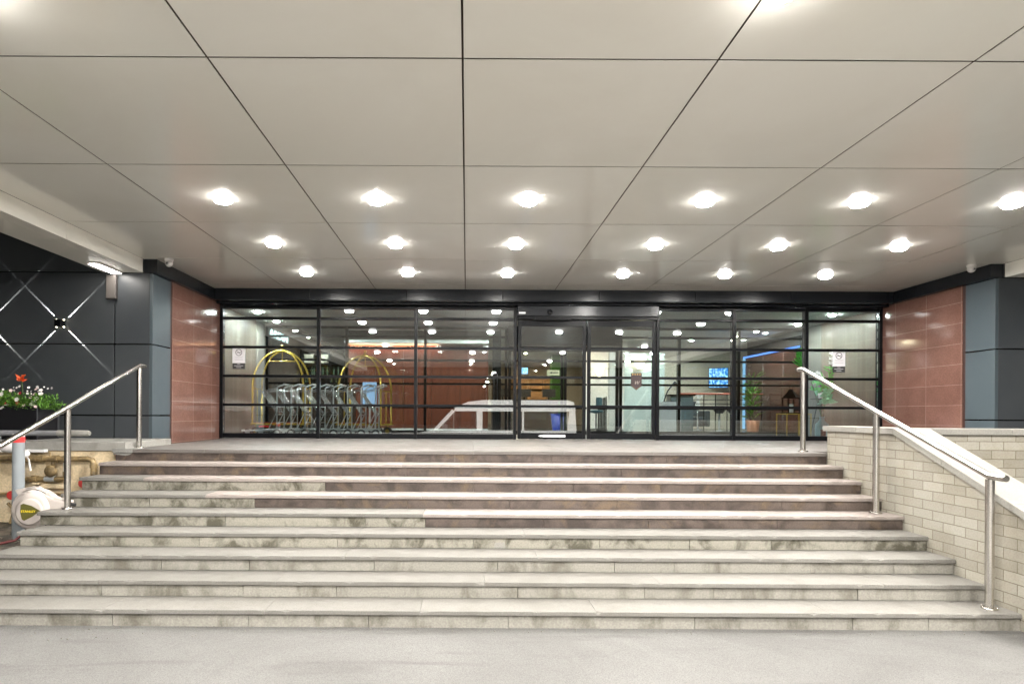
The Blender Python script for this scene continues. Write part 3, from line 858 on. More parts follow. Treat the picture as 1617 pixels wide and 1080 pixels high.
# ------------------------------------------------------------------ CCTV cameras
def cctv(x, y, label):
    c = thing('security_camera', label, 'camera', (x, y, ZC), 'white dome cameras')
    MB().lathe((x, y, ZC), [(.062, -.0005), (.062, -.028), (.056, -.034)], 28).build('mount', M['white_plastic'], c)
    b = MB().ball((x, y, ZC - .062), .056, 20).build('head', M['white_plastic'], c)
    q = MB(); q.lathe((x, y - .048, ZC - .075), [(.022, .0), (.022, -.012), (.015, -.014)], 20, 'y'); q.build('lens_ring', M['ink_grey'], b)
    q = MB(); q.lathe((x, y - .0625, ZC - .075), [(.012, 0), (.006, -.004)], 16, 'y'); q.build('lens', M['ink'], b)
cctv(-4.6, 9.22, 'white dome security camera under the left end of the canopy')
cctv(7.83, 9.30, 'white dome security camera under the right end of the canopy')

# ------------------------------------------------------------------ planter with flowers
pl = thing('planter', 'black rectangular planter of pink and white flowers against the dark wall', 'planter', (-6.9, 8.8, .088))
PX0, PX1 = -8.2, -6.18
mb = MB(); mb.box(PX0, PX1, 8.62, 8.64, .09, .575); mb.box(PX0, PX1, 9.04, 9.06, .09, .575); mb.box(PX1 - .02, PX1 - .0005, 8.6405, 9.0395, .09, .575); mb.box(PX0, PX0 + .02, 8.6405, 9.0395, .09, .575); mb.box(PX0 + .02, PX1 - .02, 8.641, 9.039, .09, .52)
mb.build('box', M['planter_black'], pl, bevel=.004)
mb = MB(); mb.box(PX1 - .012, PX1 + .004, 8.605, 8.619, .09, .58); mb.box(PX1 + .001, PX1 + .012, 9.04, 9.062, .09, .58); mb.build('corner_strip', mat('strip_grey', (.06, .062, .068), .4), pl)
fol = MB(); fl_p = MB(); fl_w = MB()
rnd = random.Random(3)
for _ in range(4600):
    x = rnd.uniform(PX0 + .02, PX1 + .12); y = rnd.uniform(8.58, 9.05)
    hmax = .34 * (0.65 + .35 * math.sin(x * 7.0) * math.cos(x * 3.1 + 1)) * (1 - max(0, (x - (PX1 - .12)) / .3))
    z = .55 + rnd.uniform(-.03, max(.03, hmax))
    d = Vector((rnd.uniform(-1, 1), rnd.uniform(-1, .4), rnd.uniform(-.3, 1)))
    fol.leaf((x, y, z), d, (0, 0, 1), rnd.uniform(.03, .075), rnd.uniform(.012, .028))
def bloom(mb, p, r, n=5):
    p = Vector(p)
    ax = Vector((rnd.uniform(-.5, .5), -1, rnd.uniform(0, .9))).normalized()
    u = ax.orthogonal().normalized(); w = ax.cross(u)
    for k in range(n):
        a = 2 * math.pi * k / n
        d = u * math.cos(a) + w * math.sin(a)
        e = u * math.cos(a + 1.57) + w * math.sin(a + 1.57)
        mb.add([p, p + d * r * .6 + e * r * .45 + ax * r * .2, p + d * r + ax * r * .12, p + d * r * .6 - e * r * .45 + ax * r * .2], [(0, 1, 2, 3)], True)
fl_r = MB()
for _ in range(12): bloom(fl_r, (rnd.uniform(PX0 + .05, PX1 - .2), rnd.uniform(8.56, 8.7), .58 + rnd.uniform(-.01, .22)), rnd.uniform(.02, .036))
for _ in range(46):
    x = rnd.uniform(PX0 + .05, PX1 + .05)
    bloom(fl_p if rnd.random() < .55 else fl_w, (x, rnd.uniform(8.55, 8.72), .56 + rnd.uniform(-.03, .27)), rnd.uniform(.024, .042))
for _ in range(40):
    x = rnd.uniform(PX0 + .05, PX1 + .08)
    bloom(fl_w, (x, rnd.uniform(8.6, 9.0), .74 + rnd.uniform(0, .12)), rnd.uniform(.012, .022))
fol.build('foliage', M['leaf'], pl); fl_r.build('red_blossoms', mat('petal_red', (.45, .05, .06), .6), pl); fl_p.build('pink_blossoms', M['petal_pink'], pl); fl_w.build('white_blossoms', M['petal_white'], pl)
can = MB(); can.tube([(-6.50, 8.75, .55), (-6.49, 8.74, .80), (-6.49, 8.72, .95)], .008, 8); cst = can.build('canna_stem', M['stem'], pl)
can = MB()
for k in range(14):
    a = rnd.uniform(0, 6.28); can.leaf((-6.49, 8.72, .94 + rnd.uniform(-.02, .05)), (math.cos(a), -.4 + math.sin(a) * .6, rnd.uniform(.1, 1)), (0, -1, .2), rnd.uniform(.06, .10), rnd.uniform(.035, .05), .3)
can.build('canna_bloom', M['petal_orange'], cst)

# ------------------------------------------------------------------ grey pipe on the ledge
gp = thing('duct_pipe', 'grey horizontal pipe lying along the concrete ledge below the planter', 'pipe', (-6, 8.75, .09))
MB().tube([(-8.3, 8.42, .19), (-5.33, 8.42, .19)], .038, 18).build('tube', M['grey_pipe'], gp)
MB().tube([(-5.75, 8.42, .19), (-5.56, 8.42, .19), (-5.33, 8.42, .19), (-5.30, 8.42, .188)], [.043, .045, .043, .03], 18).build('coupling', M['ledge'], gp)
mb = MB()
for x in (-7.6, -6.6, -5.62): mb.box(x - .02, x + .02, 8.38, 8.46, .0885, .155)
mb.build('saddle', M['zinc'], gp)

# ------------------------------------------------------------------ bollard
bo = thing('bollard', 'grey steel post with a red band beside the hose reel', 'bollard', (-5.24, 7.0, -1.0))
MB().tube([(-5.24, 7.0, -1.02), (-5.24, 7.0, .13)], .062, 24).build('post', M['grey_paint'], bo)
MB().tube([(-5.24, 7.0, .131), (-5.24, 7.0, .195)], .0625, 24).build('band', M['red_band'], bo)
MB().lathe((-5.24, 7.0, .196), [(.061, 0), (.06, .022), (.045, .032), (.001, .036)], 24).build('cap', M['white_plastic'], bo)

# ------------------------------------------------------------------ hose reel
hx, hy, hz = -4.86, 6.78, -.615
hr = thing('hose_reel', 'pale wall hose reel with an olive shield badge beside the steps', 'hose reel', (hx, hy, -1.0))
mb = MB()
prof = [(.20, .14), (.222, .12), (.225, .0), (.225, -.05), (.20, -.085), (.17, -.10), (.03, -.115), (.001, -.115)]
mb.lathe((hx - .03, hy, hz), prof, 40, 'y')
fix_normals(mb.build('drum', M['hose_beige'], hr, bevel=.0))
mb = MB(); mb.prism([(hx - .03, hz + .225), (hx + .06, hz + .21), (hx + .20, hz + .13), (hx + .36, hz + .10), (hx + .36, hz + .03), (hx + .20, hz - .02), (hx - .03, hz - .05)], 'y', hy - .06, hy + .10)
fix_normals(mb.build('snout', M['hose_beige'], hr, bevel=.02))
mb = MB(); mb.prism([(hx - .20, hz + .16), (hx - .24, hz + .22), (hx - .08, hz + .255), (hx + .0, hz + .25), (hx + .06, hz + .20)], 'y', hy - .03, hy + .08)
fix_normals(mb.build('bracket', M['hose_beige'], hr, bevel=.012))
mb = MB(); mb.lathe((hx - .03, hy, hz), [(.231, -.02), (.231, -.03)], 40, 'y'); mb.build('seam', M['dark_gap'], hr)
mb = MB(); mb.lathe((hx - .01, hy, hz - .01), [(.15, -.085), (.15, -.118), (.135, -.126), (.001, -.128)], 40, 'y'); fix_normals(mb.build('cover', M['hose_beige'], hr))
yb_ = hy - .13
mb = MB(); mb.prism([(hx - .09, hz + .07), (hx - .06, hz + .085), (hx + .03, hz + .06), (hx + .13, hz + .005), (hx + .04, hz - .06), (hx - .05, hz - .105), (hx - .075, hz - .09), (hx - .095, hz - .01)], 'y', yb_ - .004, yb_)
bd = fix_normals(mb.build('badge', M['olive'], hr))
text('badge_text', 'STANLEY', M['yellow'], bd, (hx - .005, yb_ - .0052, hz - .003), .036, (R(90), 0, 0), sx=1.1)
mb = MB(); mb.tube([(hx + .34, hy + .02, hz + .065), (hx + .42, hy + .02, hz + .05)], .018, 10); mb.build('nozzle', M['rubber'], hr)
mb = MB(); mb.box(hx - .12, hx - .06, hy + .101, hy + .16, -1.01, hz + .15); mb.box(hx - .2, hx + .1, hy + .09, hy + .101, hz - .1, hz + .1); mb.build('mounting_post', M['grey_pipe'], hr)
mb = MB(); mb.tube([(-5.45 + .0, 6.5, -.97), (-5.3, 6.42, -.96), (-5.15, 6.52, -.965), (-5.05, 6.7, -.95), (-4.95, 6.75, -.84)], .014, 8); mb.build('hose', mat('hose_red', (.10, .012, .012), .5), hr)

# ------------------------------------------------------------------ gas pipes
ga = thing('gas_pipes', 'run of dirty yellow pipes with red valves fixed on the ochre retaining wall', 'pipes', (-5.4, 7.9, -1))
y = 7.93
mb = MB()
mb.tube([(-8, y, -.13), (-5.02, y, -.13), (-4.955, y, -.15), (-4.94, y, -.20), (-4.94, y, -.36)], .036, 14)
mb.tube([(-5.30, y, -.13), (-5.30, y, -.33), (-5.32, y, -.38), (-5.38, y, -.40), (-5.82, y, -.40), (-5.88, y, -.42), (-5.90, y, -.47), (-5.90, y, -.98)], .032, 14)
mb.tube([(-6.4, y + .02, -.6), (-5.0, y + .02, -.6)], .02, 10)
mb.tube([(-6.05, y - .03, -.72), (-5.95, y - .05, -.8), (-6.02, y - .03, -1.0)], .02, 10)
mb.build('pipe_run', M['pipe_yellow'], ga)
def fit(p, q, r, m='pipe_yellow', nm='fitting'): MB().tube([p, q], r, 14).build(nm, M[m], ga)
for x, r_ in ((-6.30, .05), (-5.98, .048), (-5.83, .055), (-5.72, .048), (-5.62, .048), (-5.44, .048), (-5.30, .048)): fit((x - .032, y, -.13), (x + .032, y, -.13), r_)
fit((-4.94, y, -.2), (-4.94, y, -.25), .046); fit((-5.30, y, -.3), (-5.30, y, -.35), .044); fit((-5.76, y, -.40), (-5.68, y, -.40), .045); fit((-5.52, y, -.13), (-5.52, y, -.04), .014)
fit((-5.48, y, -.14), (-5.48, y, -.24), .022, nm='gauge_stem')
MB().lathe((-5.48, y - .03, -.29), [(.075, 0), (.08, -.02), (.06, -.05), (.001, -.052)], 20, 'y').build('gauge', M['pipe_yellow'], ga)
fit((-5.30, y, -.18), (-5.30, y, -.295), .037, 'zinc', 'grey_section'); fit((-5.58, y, -.40), (-5.45, y, -.40), .0365, 'zinc', 'grey_section')
for x, z in ((-5.93, -.60), (-5.0, -.44)):
    mb = MB(); mb.ball((x, y - .02, z), .068, 14, 1, .8, .85); mb.tube([(x, y - .02, z), (x, y - .12, z)], .022, 10); mb.lathe((x, y - .12, z), [(.055, 0), (.06, -.01), (.055, -.02)], 18, 'y'); mb.build('valve', M['red_valve'], ga)
mb = MB(); mb.box(-5.74, -5.62, y + .045, y + .07, -.56, -.16); mb.box(-5.72, -5.64, y - .05, y + .045, -.47, -.445); mb.box(-5.70, -5.32, y + .03, y + .07, -.53, -.47); mb.box(-5.72, -5.60, y + .03, y + .08, -.95, -.57); mb.build('bracket', M['plaster'], ga, bevel=.004)
mb = MB(); mb.box(-6.2, -5.58, y - .02, y + .05, -.045, -.01); mb.build('marker_strip', M['white_paint'], ga)
fl = thing('lamp_head', 'white plastic floodlight head at the left edge above the pipes', 'floodlight', (-5.72, 7.6, -.1))
MB().ball((-5.74, 7.55, .04), .10, 16, 1.5, .9, .75).build('head', M['white_plastic'], fl)
MB().tube([(-5.62, 7.58, .0), (-5.56, 7.60, -.12), (-5.55, 7.62, -.26)], .012, 8).build('arm', M['white_plastic'], fl)
MB().ball((-5.56, 7.5, -.04), .07, 14, 1.2, .8, .8).build('joint', M['white_plastic'], fl)

# ================================================================== inside
# porch between the two glass screens
mb = MB(); mb.box(-4.9, 8.2, YF + .082, YI + .1, -.05, -.004); tag(mb.build('porch_floor', M['porch_tile']), kind='structure')
mb = MB(); mb.box(-12, 12, YI + .102, 31, -.05, -.006); tag(mb.build('lobby_floor', M['floor_dark']), kind='structure')
mb = MB()
for k in range(7): mb.box(-4.84 + k * 1.855, -4.84 + (k + 1) * 1.855 - .008, YF + .062, YI - .062, 2.606, 2.64)
tag(mb.build('porch_ceiling', M['ceiling_white']), kind='structure')
mb = MB(); mb.box(-12, 12, YI - .06, YI + .06, 2.645, 3.3); tag(mb.build('lintel_wall', M['black_metal']), 'black lintel above the inner glass screen', 'wall')
for x0, x1, w in ((-5.1, -4.862, 'left, behind the brass cart'), (8.162, 8.4, 'right, behind the tall vase')):
    mb = MB(); mb.box(x0, x1, YF + .005, YI + .07, -.01, 2.64)
    tag(mb.build('porch_wall', M['beige_wall']), f'beige side wall of the porch on the {w}', 'wall')
inl = None
for x, yy, lb in ((-4.38, 12.5, 'near left corner of the porch'), (-4.38, 13.75, 'rear left corner of the porch, above the brass cart'), (7.62, 12.5, 'near right corner of the porch'), (7.6, 13.75, 'rear right corner of the porch, above the vase'), (2.3, 13.2, 'middle of the porch, added to brighten its ceiling')):  # the middle lamp is an addition to brighten the porch
    lab = f'small round downlight at the {lb}'
    if inl is None: inl = downlight(x, yy, 2.604, lab, 'small round porch lights', M['lamp_porch'], M['porch_fill_rim'], .07, .03)
    else: copy_thing(inl, (x, yy, 2.604), lab)

# lobby shell
mb = MB(); mb.box(-12, 12, YI + .06, 31, 3.0, 3.1); tag(mb.build('lobby_ceiling', M['ceiling_white']), kind='structure')
mb = MB(); mb.box(-12, 12, 30.5, 30.9, 0, 3); tag(mb.build('rear_wall', M['cream_wall']), 'cream rear wall of the lobby seen far beyond the doors', 'wall')
mb = MB(); mb.box(-5.2, -4.98, YI + .075, 22, 0, 3); tag(mb.build('bar_wall', M['dark_wood']), 'dark wall carrying the lit lettering at the left of the lobby', 'wall')
mb = MB(); mb.box(11.5, 11.8, YI + .075, 30.4, 0, 3); tag(mb.build('side_wall', M['cream_wall']), 'cream wall closing the right side of the lobby', 'wall')
rw = thing('red_panel_wall', 'wall of dark red wooden panels behind the second brass cart', 'wall', (-1.4, 18, 0))
mb = MB()
for k in range(5): mb.box(-3.6 + k * .85, -3.6 + (k + 1) * .85 - .012, 18, 18.06, 0.06, 2.55)
mb.build('panel', M['red_panel'], rw); MB().box(-3.6, .64, 18.065, 18.3, 0, 3.0).build('core', M['dark_wood'], rw)
MB().box(-3.6, .64, 17.55, 17.99, 2.56, 2.66).build('cornice', M['ceiling_white'], rw)
MB().box(-3.5, -.9, 17.90, 17.985, 2.48, 2.50).build('cove_lamp', M['cove'], rw)
MB().box(-3.6, .64, 17.975, 17.995, 0, .055).build('skirting', M['ceiling_white'], rw)
# bar at the left
bs = thing('bar_shelves', 'black bar shelving with lit cream boxes and bottles under the glowing letters', 'shelves', (-4.3, 17, 0))
mb = MB(); mb.box(-4.96, -3.62, 18.1, 18.2, 0, 2.4)
for z in (.9, 1.25, 1.6, 1.95, 2.35): mb.box(-4.95, -3.65, 17.75, 18.09, z, z + .03)
for x in (-4.95, -4.5, -4.1, -3.68): mb.box(x, x + .03, 17.76, 18.085, .05, 2.34)
mb.build('rack', M['black_metal'], bs)
mb = MB()
for x in (-4.86, -4.42): mb.box(x, x + .28, 17.85, 18.05, 1.985, 2.25)
mb.build('cream_box', M['cream_wall'], bs)
mb = MB()
for k in range(18):
    x = -4.88 + .065 * k; z = random.choice((.93, 1.28, 1.63))
    mb.lathe((x, 17.85, z), [(.025, 0), (.026, .15), (.01, .2), (.01, .27)], 10)
mb.build('bottles', M['glass_bottle'], bs)
MB().box(-4.94, -3.7, 17.74, 17.749, 1.58, 1.595).build('shelf_lamp', M['strip'], bs)
MB().box(-4.6, -3.2, 16.9, 17.3, 0, 1.1).build('counter', M['dark_wood'], bs)
sg = thing('lit_sign', 'glowing white letters fixed high on the dark wall at the left of the lobby', 'sign', (-4.97, 15.6, 2.5))
text('letters', 'JARDIN', M['sign_light'], sg, (-4.965, 15.75, 2.51), .27, (R(90), 0, R(90)), ext=.012, sx=1.9)
# lobby lights
lob = None
lobby = [(4.75, 15.3), (6.6, 15.4), (2.0, 15.5), (-4.0, 16.6), (-1.8, 16.0), (.4, 16.4), (1.6, 20), (2.4, 24.5), (4.5, 19.0), (5.8, 17.5), (7.4, 16.5), (7.5, 20.0), (8.6, 17.8), (3.4, 28)]  # first three lamps added to brighten the mint partition and nearby walls
for k, (x, yy) in enumerate(lobby):
    lab = 'small round downlight in the white lobby ceiling'
    if lob is None: lob = downlight(x, yy, 2.998, lab, 'small round lobby lights', M['lamp_in'], M['lamp_side'], .075, .012)
    else:
        c_ = copy_thing(lob, (x, yy, 2.998), lab)
        if .9 < x < 5.5:
            for ch in c_.children:
                if ch.name.startswith('lens'): ch.material_slots[0].link = 'OBJECT'; ch.material_slots[0].material = M['lamp_warm']
# black column, reception
mb = MB(); mb.box(.74, .98, 17.2, 17.45, 0, 2.995); tag(mb.build('column', M['black_metal'], bevel=.005), 'slim black column left of the doors, in front of the red panels', 'column')
rc = thing('reception_desk', 'low reception desk with pale wooden front far behind the left door leaf', 'desk', (2.6, 22, 0))
MB().box(.9, 3.3, 21.6, 22.3, 0, .98).build('front', M['desk_front'], rc); MB().box(.85, 3.35, 21.5, 22.4, .985, 1.03).build('top', M['dark_wood'], rc)
for x, lb in ((1.3, 'left'), (2.1, 'middle'), (3.0, 'right')):
    mo = thing('monitor', f'dark computer screen standing at the {lb} of the reception desk', 'monitor', (x, 21.9, 1.03), 'screens on the reception desk')
    MB().box(x - .24, x + .24, 21.86, 21.89, 1.13, 1.42).build('panel', M['ink'], mo); MB().box(x - .03, x + .03, 21.9, 21.93, 1.031, 1.2).build('stand', M['ink'], mo)
kc = thing('wall_cabinets', 'light oak wall cabinets above the far reception counter', 'cabinet', (2.8, 29.5, 1.2))
for x0, x1, z0, z1 in ((2.2, 3.0, 1.75, 2.25), (3.03, 3.75, 1.75, 2.25), (3.78, 4.5, 1.75, 2.25), (3.0, 4.0, 1.15, 1.65)):
    q = MB(); q.box(x0, x1, 29.6, 30.4, z0, z1); q.build('cabinet', M['oak'], kc, bevel=.01)
gc = MB(); gc.box(3.55, 4.15, 25.0, 25.6, 0, 2.995); tag(gc.build('green_column', M['green_paint']), 'bright green column beyond the left door leaf', 'column')
bb = thing('blue_bin', 'blue plastic bin on the lobby floor behind the left door leaf', 'bin', (2.62, 17.2, 0))
mb = MB(); mb.lathe((2.62, 17.2, 0), [(.15, .0), (.20, .5), (.19, .5), (.14, .02)], 24); mb.build('body', M['bin_blue'], bb)
MB().lathe((2.62, 17.2, .5), [(.206, -.02), (.21, .0), (.206, .012), (.19, .012)], 24).build('rim', M['bin_blue'], bb)
# pale partitions and wall lamps
mb = MB(); mb.box(4.35, 5.45, 16.5, 16.6, 0, 2.2); tag(mb.build('frosted_screen', M['mint_panel']), 'pale mint partition behind the right door leaf', 'partition')
mb = MB(); mb.box(4.0, 5.5, 20.5, 20.7, 0, 2.99); tag(mb.build('white_wall', M['white_wall']), 'white wall with a glowing sconce behind the right door leaf', 'wall')
mb = MB(); mb.box(4.05, 4.2, 17.0, 17.15, 0, 2.99); tag(mb.build('white_column', M['white_paint']), 'slim white column between the stool and the mint partition', 'column')
mb = MB(); mb.box(5.6, 11.4, 22.0, 22.2, 0, 2.99); tag(mb.build('lounge_wall', M['cream_wall']), 'cream wall carrying the blue television', 'wall')
for x, yy, z, lb in ((4.5, 20.35, 1.95, 'glowing fan shaped wall sconce above the black stool'), (4.72, 16.35, 1.9, 'glowing fan shaped wall sconce above the maroon shield')):
    s = thing('wall_sconce', lb, 'sconce', (x, yy, z), 'fan shaped sconces')
    mb = MB(); mb.lathe((x, yy, z), [(.05, -.15), (.12, .0), (.17, .13)], 20); mb.build('shade', M['shade'], s)
    MB().box(x - .03, x + .03, yy + .05, yy + .14, z - .16, z - .1).build('bracket', M['brass'], s)
# stool
so = thing('office_stool', 'dark teal swivel stool behind the right door leaf', 'stool', (3.85, 17.0, 0))
x, yy = 3.72, 17.2
MB().lathe((x, yy, .58), [(.05, -.05), (.19, -.02), (.21, .02), (.17, .05), (.001, .055)], 24).build('seat', M['teal_seat'], so)
MB().box(x + .02, x + .2, yy + .12, yy + .17, .70, 1.0).build('backrest', M['teal_seat'], so, bevel=.03)
MB().tube([(x, yy, .08), (x, yy, .56)], .025, 12).build('column', M['chrome'], so)
mb = MB()
for k in range(5): mb.bar((x, yy, .09), (x + .27 * math.cos(k * 1.2566), yy + .27 * math.sin(k * 1.2566), .06), .04, .03)
mb.build('base', M['ink'], so)
mb = MB()
for k in range(5): mb.ball((x + .27 * math.cos(k * 1.2566), yy + .27 * math.sin(k * 1.2566), .03), .03, 10)
mb.build('caster', M['rubber'], so)
mb = MB()
for k in range(6): mb.box(4.0 - .0 + k * .05, 4.03 + k * .05, 18.2 + k * .02, 18.24 + k * .02, 0, .95 + .02 * k)
tag(mb.build('slatted_screen', M['black_metal']), 'black slatted screen beside the teal stool', 'screen')
# lounge to the right
tv = thing('television', 'wall mounted television showing a bright blue picture', 'television', (9.3, 21.9, 1.7))
TX, TY, TZ = 8.95, 21.3, 1.83
rot = Matrix.Rotation(R(-28), 4, 'Z')
def tvbox(x0, x1, y0, y1, z0, z1):
    m_ = MB(); m_.box(x0, x1, y0, y1, z0, z1)
    m_.v = [tuple(rot @ Vector(v) + Vector((TX, TY, TZ))) for v in m_.v]
    return m_
tvbox(-.33, .33, 0, .05, -.36, .36).build('case', M['ink'], tv); tvbox(-.31, .31, -.004, -.001, -.34, .34).build('picture', M['screen'], tv)
MB().box(8.9, 9.0, 21.36, 21.99, 1.78, 1.88).build('wall_arm', M['ink'], tv)
lr = thing('lobby_railing', 'dark railing with a red wooden handrail in front of the lounge', 'railing', (7, 19, 0))
MB().tube([(6.6, 18.6, 1.16), (9.2, 18.6, 1.16)], .03, 10).build('handrail', M['rail_red'], lr)
mb = MB()
for z in (.85, .98): mb.tube([(6.6, 18.6, z), (9.2, 18.6, z)], .012, 8)
for k in range(8): mb.tube([(6.65 + k * .36, 18.6, 0), (6.65 + k * .36, 18.6, 1.14)], .016, 8)
mb.build('bars', M['black_metal'], lr)
sf = thing('sofa', 'dark grey sofa in the lounge behind the railing', 'sofa', (7.0, 20.3, 0))
MB().box(6.3, 8.0, 20.0, 20.8, .12, .45).build('seat', M['sofa'], sf, bevel=.05); MB().box(6.3, 8.0, 20.65, 20.9, .46, .98).build('backrest', M['sofa'], sf, bevel=.05)
mb = MB(); mb.box(6.15, 6.295, 20.0, 20.9, .12, .65); mb.box(8.005, 8.15, 20.0, 20.9, .12, .65); mb.build('armrest', M['sofa'], sf, bevel=.04)
cb_ = thing('dark_cabinet', 'tall dark cabinet beside the lounge railing', 'cabinet', (6.3, 17.2, 0))
MB().box(5.9, 6.55, 17.3, 17.7, .02, 1.05).build('body', mat('cabinet_grey', (.08, .10, .11), .35), cb_, bevel=.01)
MB().box(5.85, 6.6, 17.25, 17.75, 1.055, 1.09).build('top', M['black_metal'], cb_)
dm = thing('reading_lamp', 'dark desk lamp with an angled arm left of the lounge cabinet', 'lamp', (5.55, 16.5, 0))
MB().box(5.25, 5.8, 16.2, 16.7, .0, .85).build('stand', M['ink_grey'], dm); MB().tube([(5.4, 16.4, .86), (5.5, 16.4, 1.15), (5.68, 16.4, 1.38)], .018, 8).build('arm', M['ink'], dm); MB().lathe((5.70, 16.4, 1.36), [(.02, .06), (.08, -.03)], 14).build('lamp_shade', M['ink'], dm)
tb = thing('round_table', 'small round table with white cloth in the lounge', 'table', (7.6, 19.5, 0))
MB().lathe((7.45, 19.3, 0), [(.2, 0), (.2, .02), (.03, .04), (.03, .70)], 20).build('pedestal', M['chrome'], tb); MB().lathe((7.45, 19.3, .70), [(.38, 0), (.38, .03), (.001, .031)], 28).build('top', M['white_paint'], tb)
vw = thing('flower_vase', 'white flowers in a vase on the round lounge table', 'vase', (7.45, 19.3, .735))
MB().lathe((7.45, 19.3, .735), [(.05, 0), (.08, .1), (.04, .2), (.05, .24)], 16).build('vase', M['white_paint'], vw)
mb = MB()
for _ in range(70):
    mb.leaf((7.45 + random.gauss(0, .06), 19.3 + random.gauss(0, .06), 1.0 + random.uniform(-.03, .17)), (random.uniform(-1, 1), random.uniform(-1, 1), random.uniform(0, 1)), (0, 0, 1), .08, .06)
mb.build('petals', M['petal_white'], vw)
for x, yy, lb in ((8.0, 18.95, 'nearer the table'), (8.5, 19.1, 'farther from the table')):
    bst = thing('bar_stool', f'dark round bar stool behind the railing, {lb}', 'stool', (x, yy, 0), 'lounge bar stools')
    MB().lathe((x, yy, .68), [(.1, -.12), (.2, .0), (.2, .05), (.001, .06)], 20).build('seat', M['ink'], bst); MB().tube([(x, yy, .02), (x, yy, .6)], .03, 10).build('column', M['chrome'], bst); MB().lathe((x, yy, 0), [(.2, 0), (.2, .015), (.03, .03)], 20).build('foot', M['chrome'], bst)
# plum wall with LED frame
pw = thing('plum_wall', 'glossy dark red wall outlined by blue LED strips at the right of the lobby', 'wall', (9.3, 18, 0))
mb = MB()
for k in range(4): mb.box(9.3, 9.4, 15.2 + k * 1.2, 15.2 + (k + 1) * 1.2 - .01, .02, 2.40)
mb.build('panel', M['plum_panel'], pw); MB().box(9.405, 9.7, 15.2, 20.1, 0, 2.99).build('core', M['dark_wood'], pw)
mb = MB()
for k in (1, 2, 3): mb.box(9.292, 9.299, 15.19 + k * 1.2, 15.20 + k * 1.2, .02, 2.38)
mb.build('joint_strip', M['chrome'], pw)
MB().box(9.25, 9.33, 15.2, 20.05, 2.41, 2.45).build('led_top', M['led_blue'], pw)
MB().box(9.24, 9.32, 20.02, 20.06, .05, 2.405).build('led_post', M['led_sky'], pw)
lp = thing('lounge_plant', 'leafy potted plant standing before the plum wall', 'plant', (8.9, 17.8, 0))
MB().lathe((8.75, 18.3, 0), [(.16, 0), (.2, .35), (.18, .35)], 20).build('pot', M['terracotta'], lp)
mb = MB()
for _ in range(160):
    a = random.uniform(0, 6.28); e = random.uniform(.1, 1.2); h = random.uniform(.4, 1.75)
    mb.leaf((8.75 + .1 * math.cos(a), 18.3 + .1 * math.sin(a), h), (math.cos(a), math.sin(a), e), (0, 0, 1), random.uniform(.15, .3), .05)
mb.build('foliage', M['leaf'], lp)
mb = MB(); mb.tube([(8.75, 18.3, .3), (8.75, 18.3, 1.7)], .015, 8); mb.build('stem', M['stem'], lp)

# ------------------------------------------------------------------ brass luggage carts
def cage_cart(label, cx, cy_, W, D, top, rz):
    c = thing('luggage_cart', label, 'luggage cart', (0, 0, 0), 'brass birdcage luggage carts')
    w, d = W / 2, D / 2
    MB().box(-w - .04, w + .04, -d - .04, d + .04, .235, .275).build('platform', M['brass'], c, bevel=.012)
    MB().box(-w, w, -d, d, .2755, .285).build('carpet', mat('carpet_red', (.25, .03, .02), .9), c)
    zs = top - w
    for sy in (-1, 1):
        pts = [(-w, sy * d, .275), (-w, sy * d, zs - .25)]
        for i in range(13):
            a = math.pi - math.pi / 2 * i / 12
            pts.append((w * math.cos(a), sy * d * (1 - .8 * (i / 12) ** 1.5), zs - .25 + (w + .25) * math.sin(a)))
        pts2 = [(-x, y, z) for x, y, z in reversed(pts[:-1])]
        MB().tube(pts + pts2, .021, 12).build('hoop', M['brass'], c)
    mb = MB()
    for sx in (-1, 1):
        mb.tube([(sx * w, -d, zs - .28), (sx * w, d, zs - .28)], .011, 8)
        mb.tube([(sx * w, 0, .28), (sx * w, 0, zs - .28)], .011, 8)
    mb.build('side_rail', M['brass'], c)
    mb = MB(); mb.tube([(0, 0, top - .01), (0, 0, top - .22)], .009, 8); mb.tube([(-w * .5, 0, top - .22), (w * .5, 0, top - .22)], .013, 10); mb.ball((-w * .5, 0, top - .22), .02, 10); mb.ball((w * .5, 0, top - .22), .02, 10)
    mb.build('hanger_bar', M['brass'], c)
    mb = MB(); mb.lathe((0, 0, top - .02), [(.09, 0), (.09, .04), (.03, .05), (.03, .08), (.001, .085)], 18); mb.ball((0, 0, top + .10), .035, 14); mb.build('finial', M['brass'], c)
    for sx in (-1, 1):
        for sy in (-1, 1):
            mb = MB(); mb.lathe((sx * (w - .06), sy * (d - .05) - .02, .10), [(.10, 0), (.10, .04)], 22, 'y'); wh = mb.build('wheel', M['rubber'], c, bevel=.008)
            q = MB(); q.lathe((sx * (w - .06), sy * (d - .05) - .026, .10), [(.05, 0), (.05, .05)], 16, 'y'); q.tube([(sx * (w - .06), sy * (d - .05), .12), (sx * (w - .06), sy * (d - .05), .235)], .02, 8); q.build('fork', M['brass'], wh)
    c.location = (cx, cy_, 0); c.rotation_euler.z = rz
    return c
cage_cart('shiny brass birdcage luggage cart at the left end of the trolley row', -4.03, 13.05, 1.08, .58, 1.84, 0)
cage_cart('brass birdcage luggage cart in front of the red panels, right of the trolley row', -2.22, 13.05, .98, .6, 1.74, R(-14))

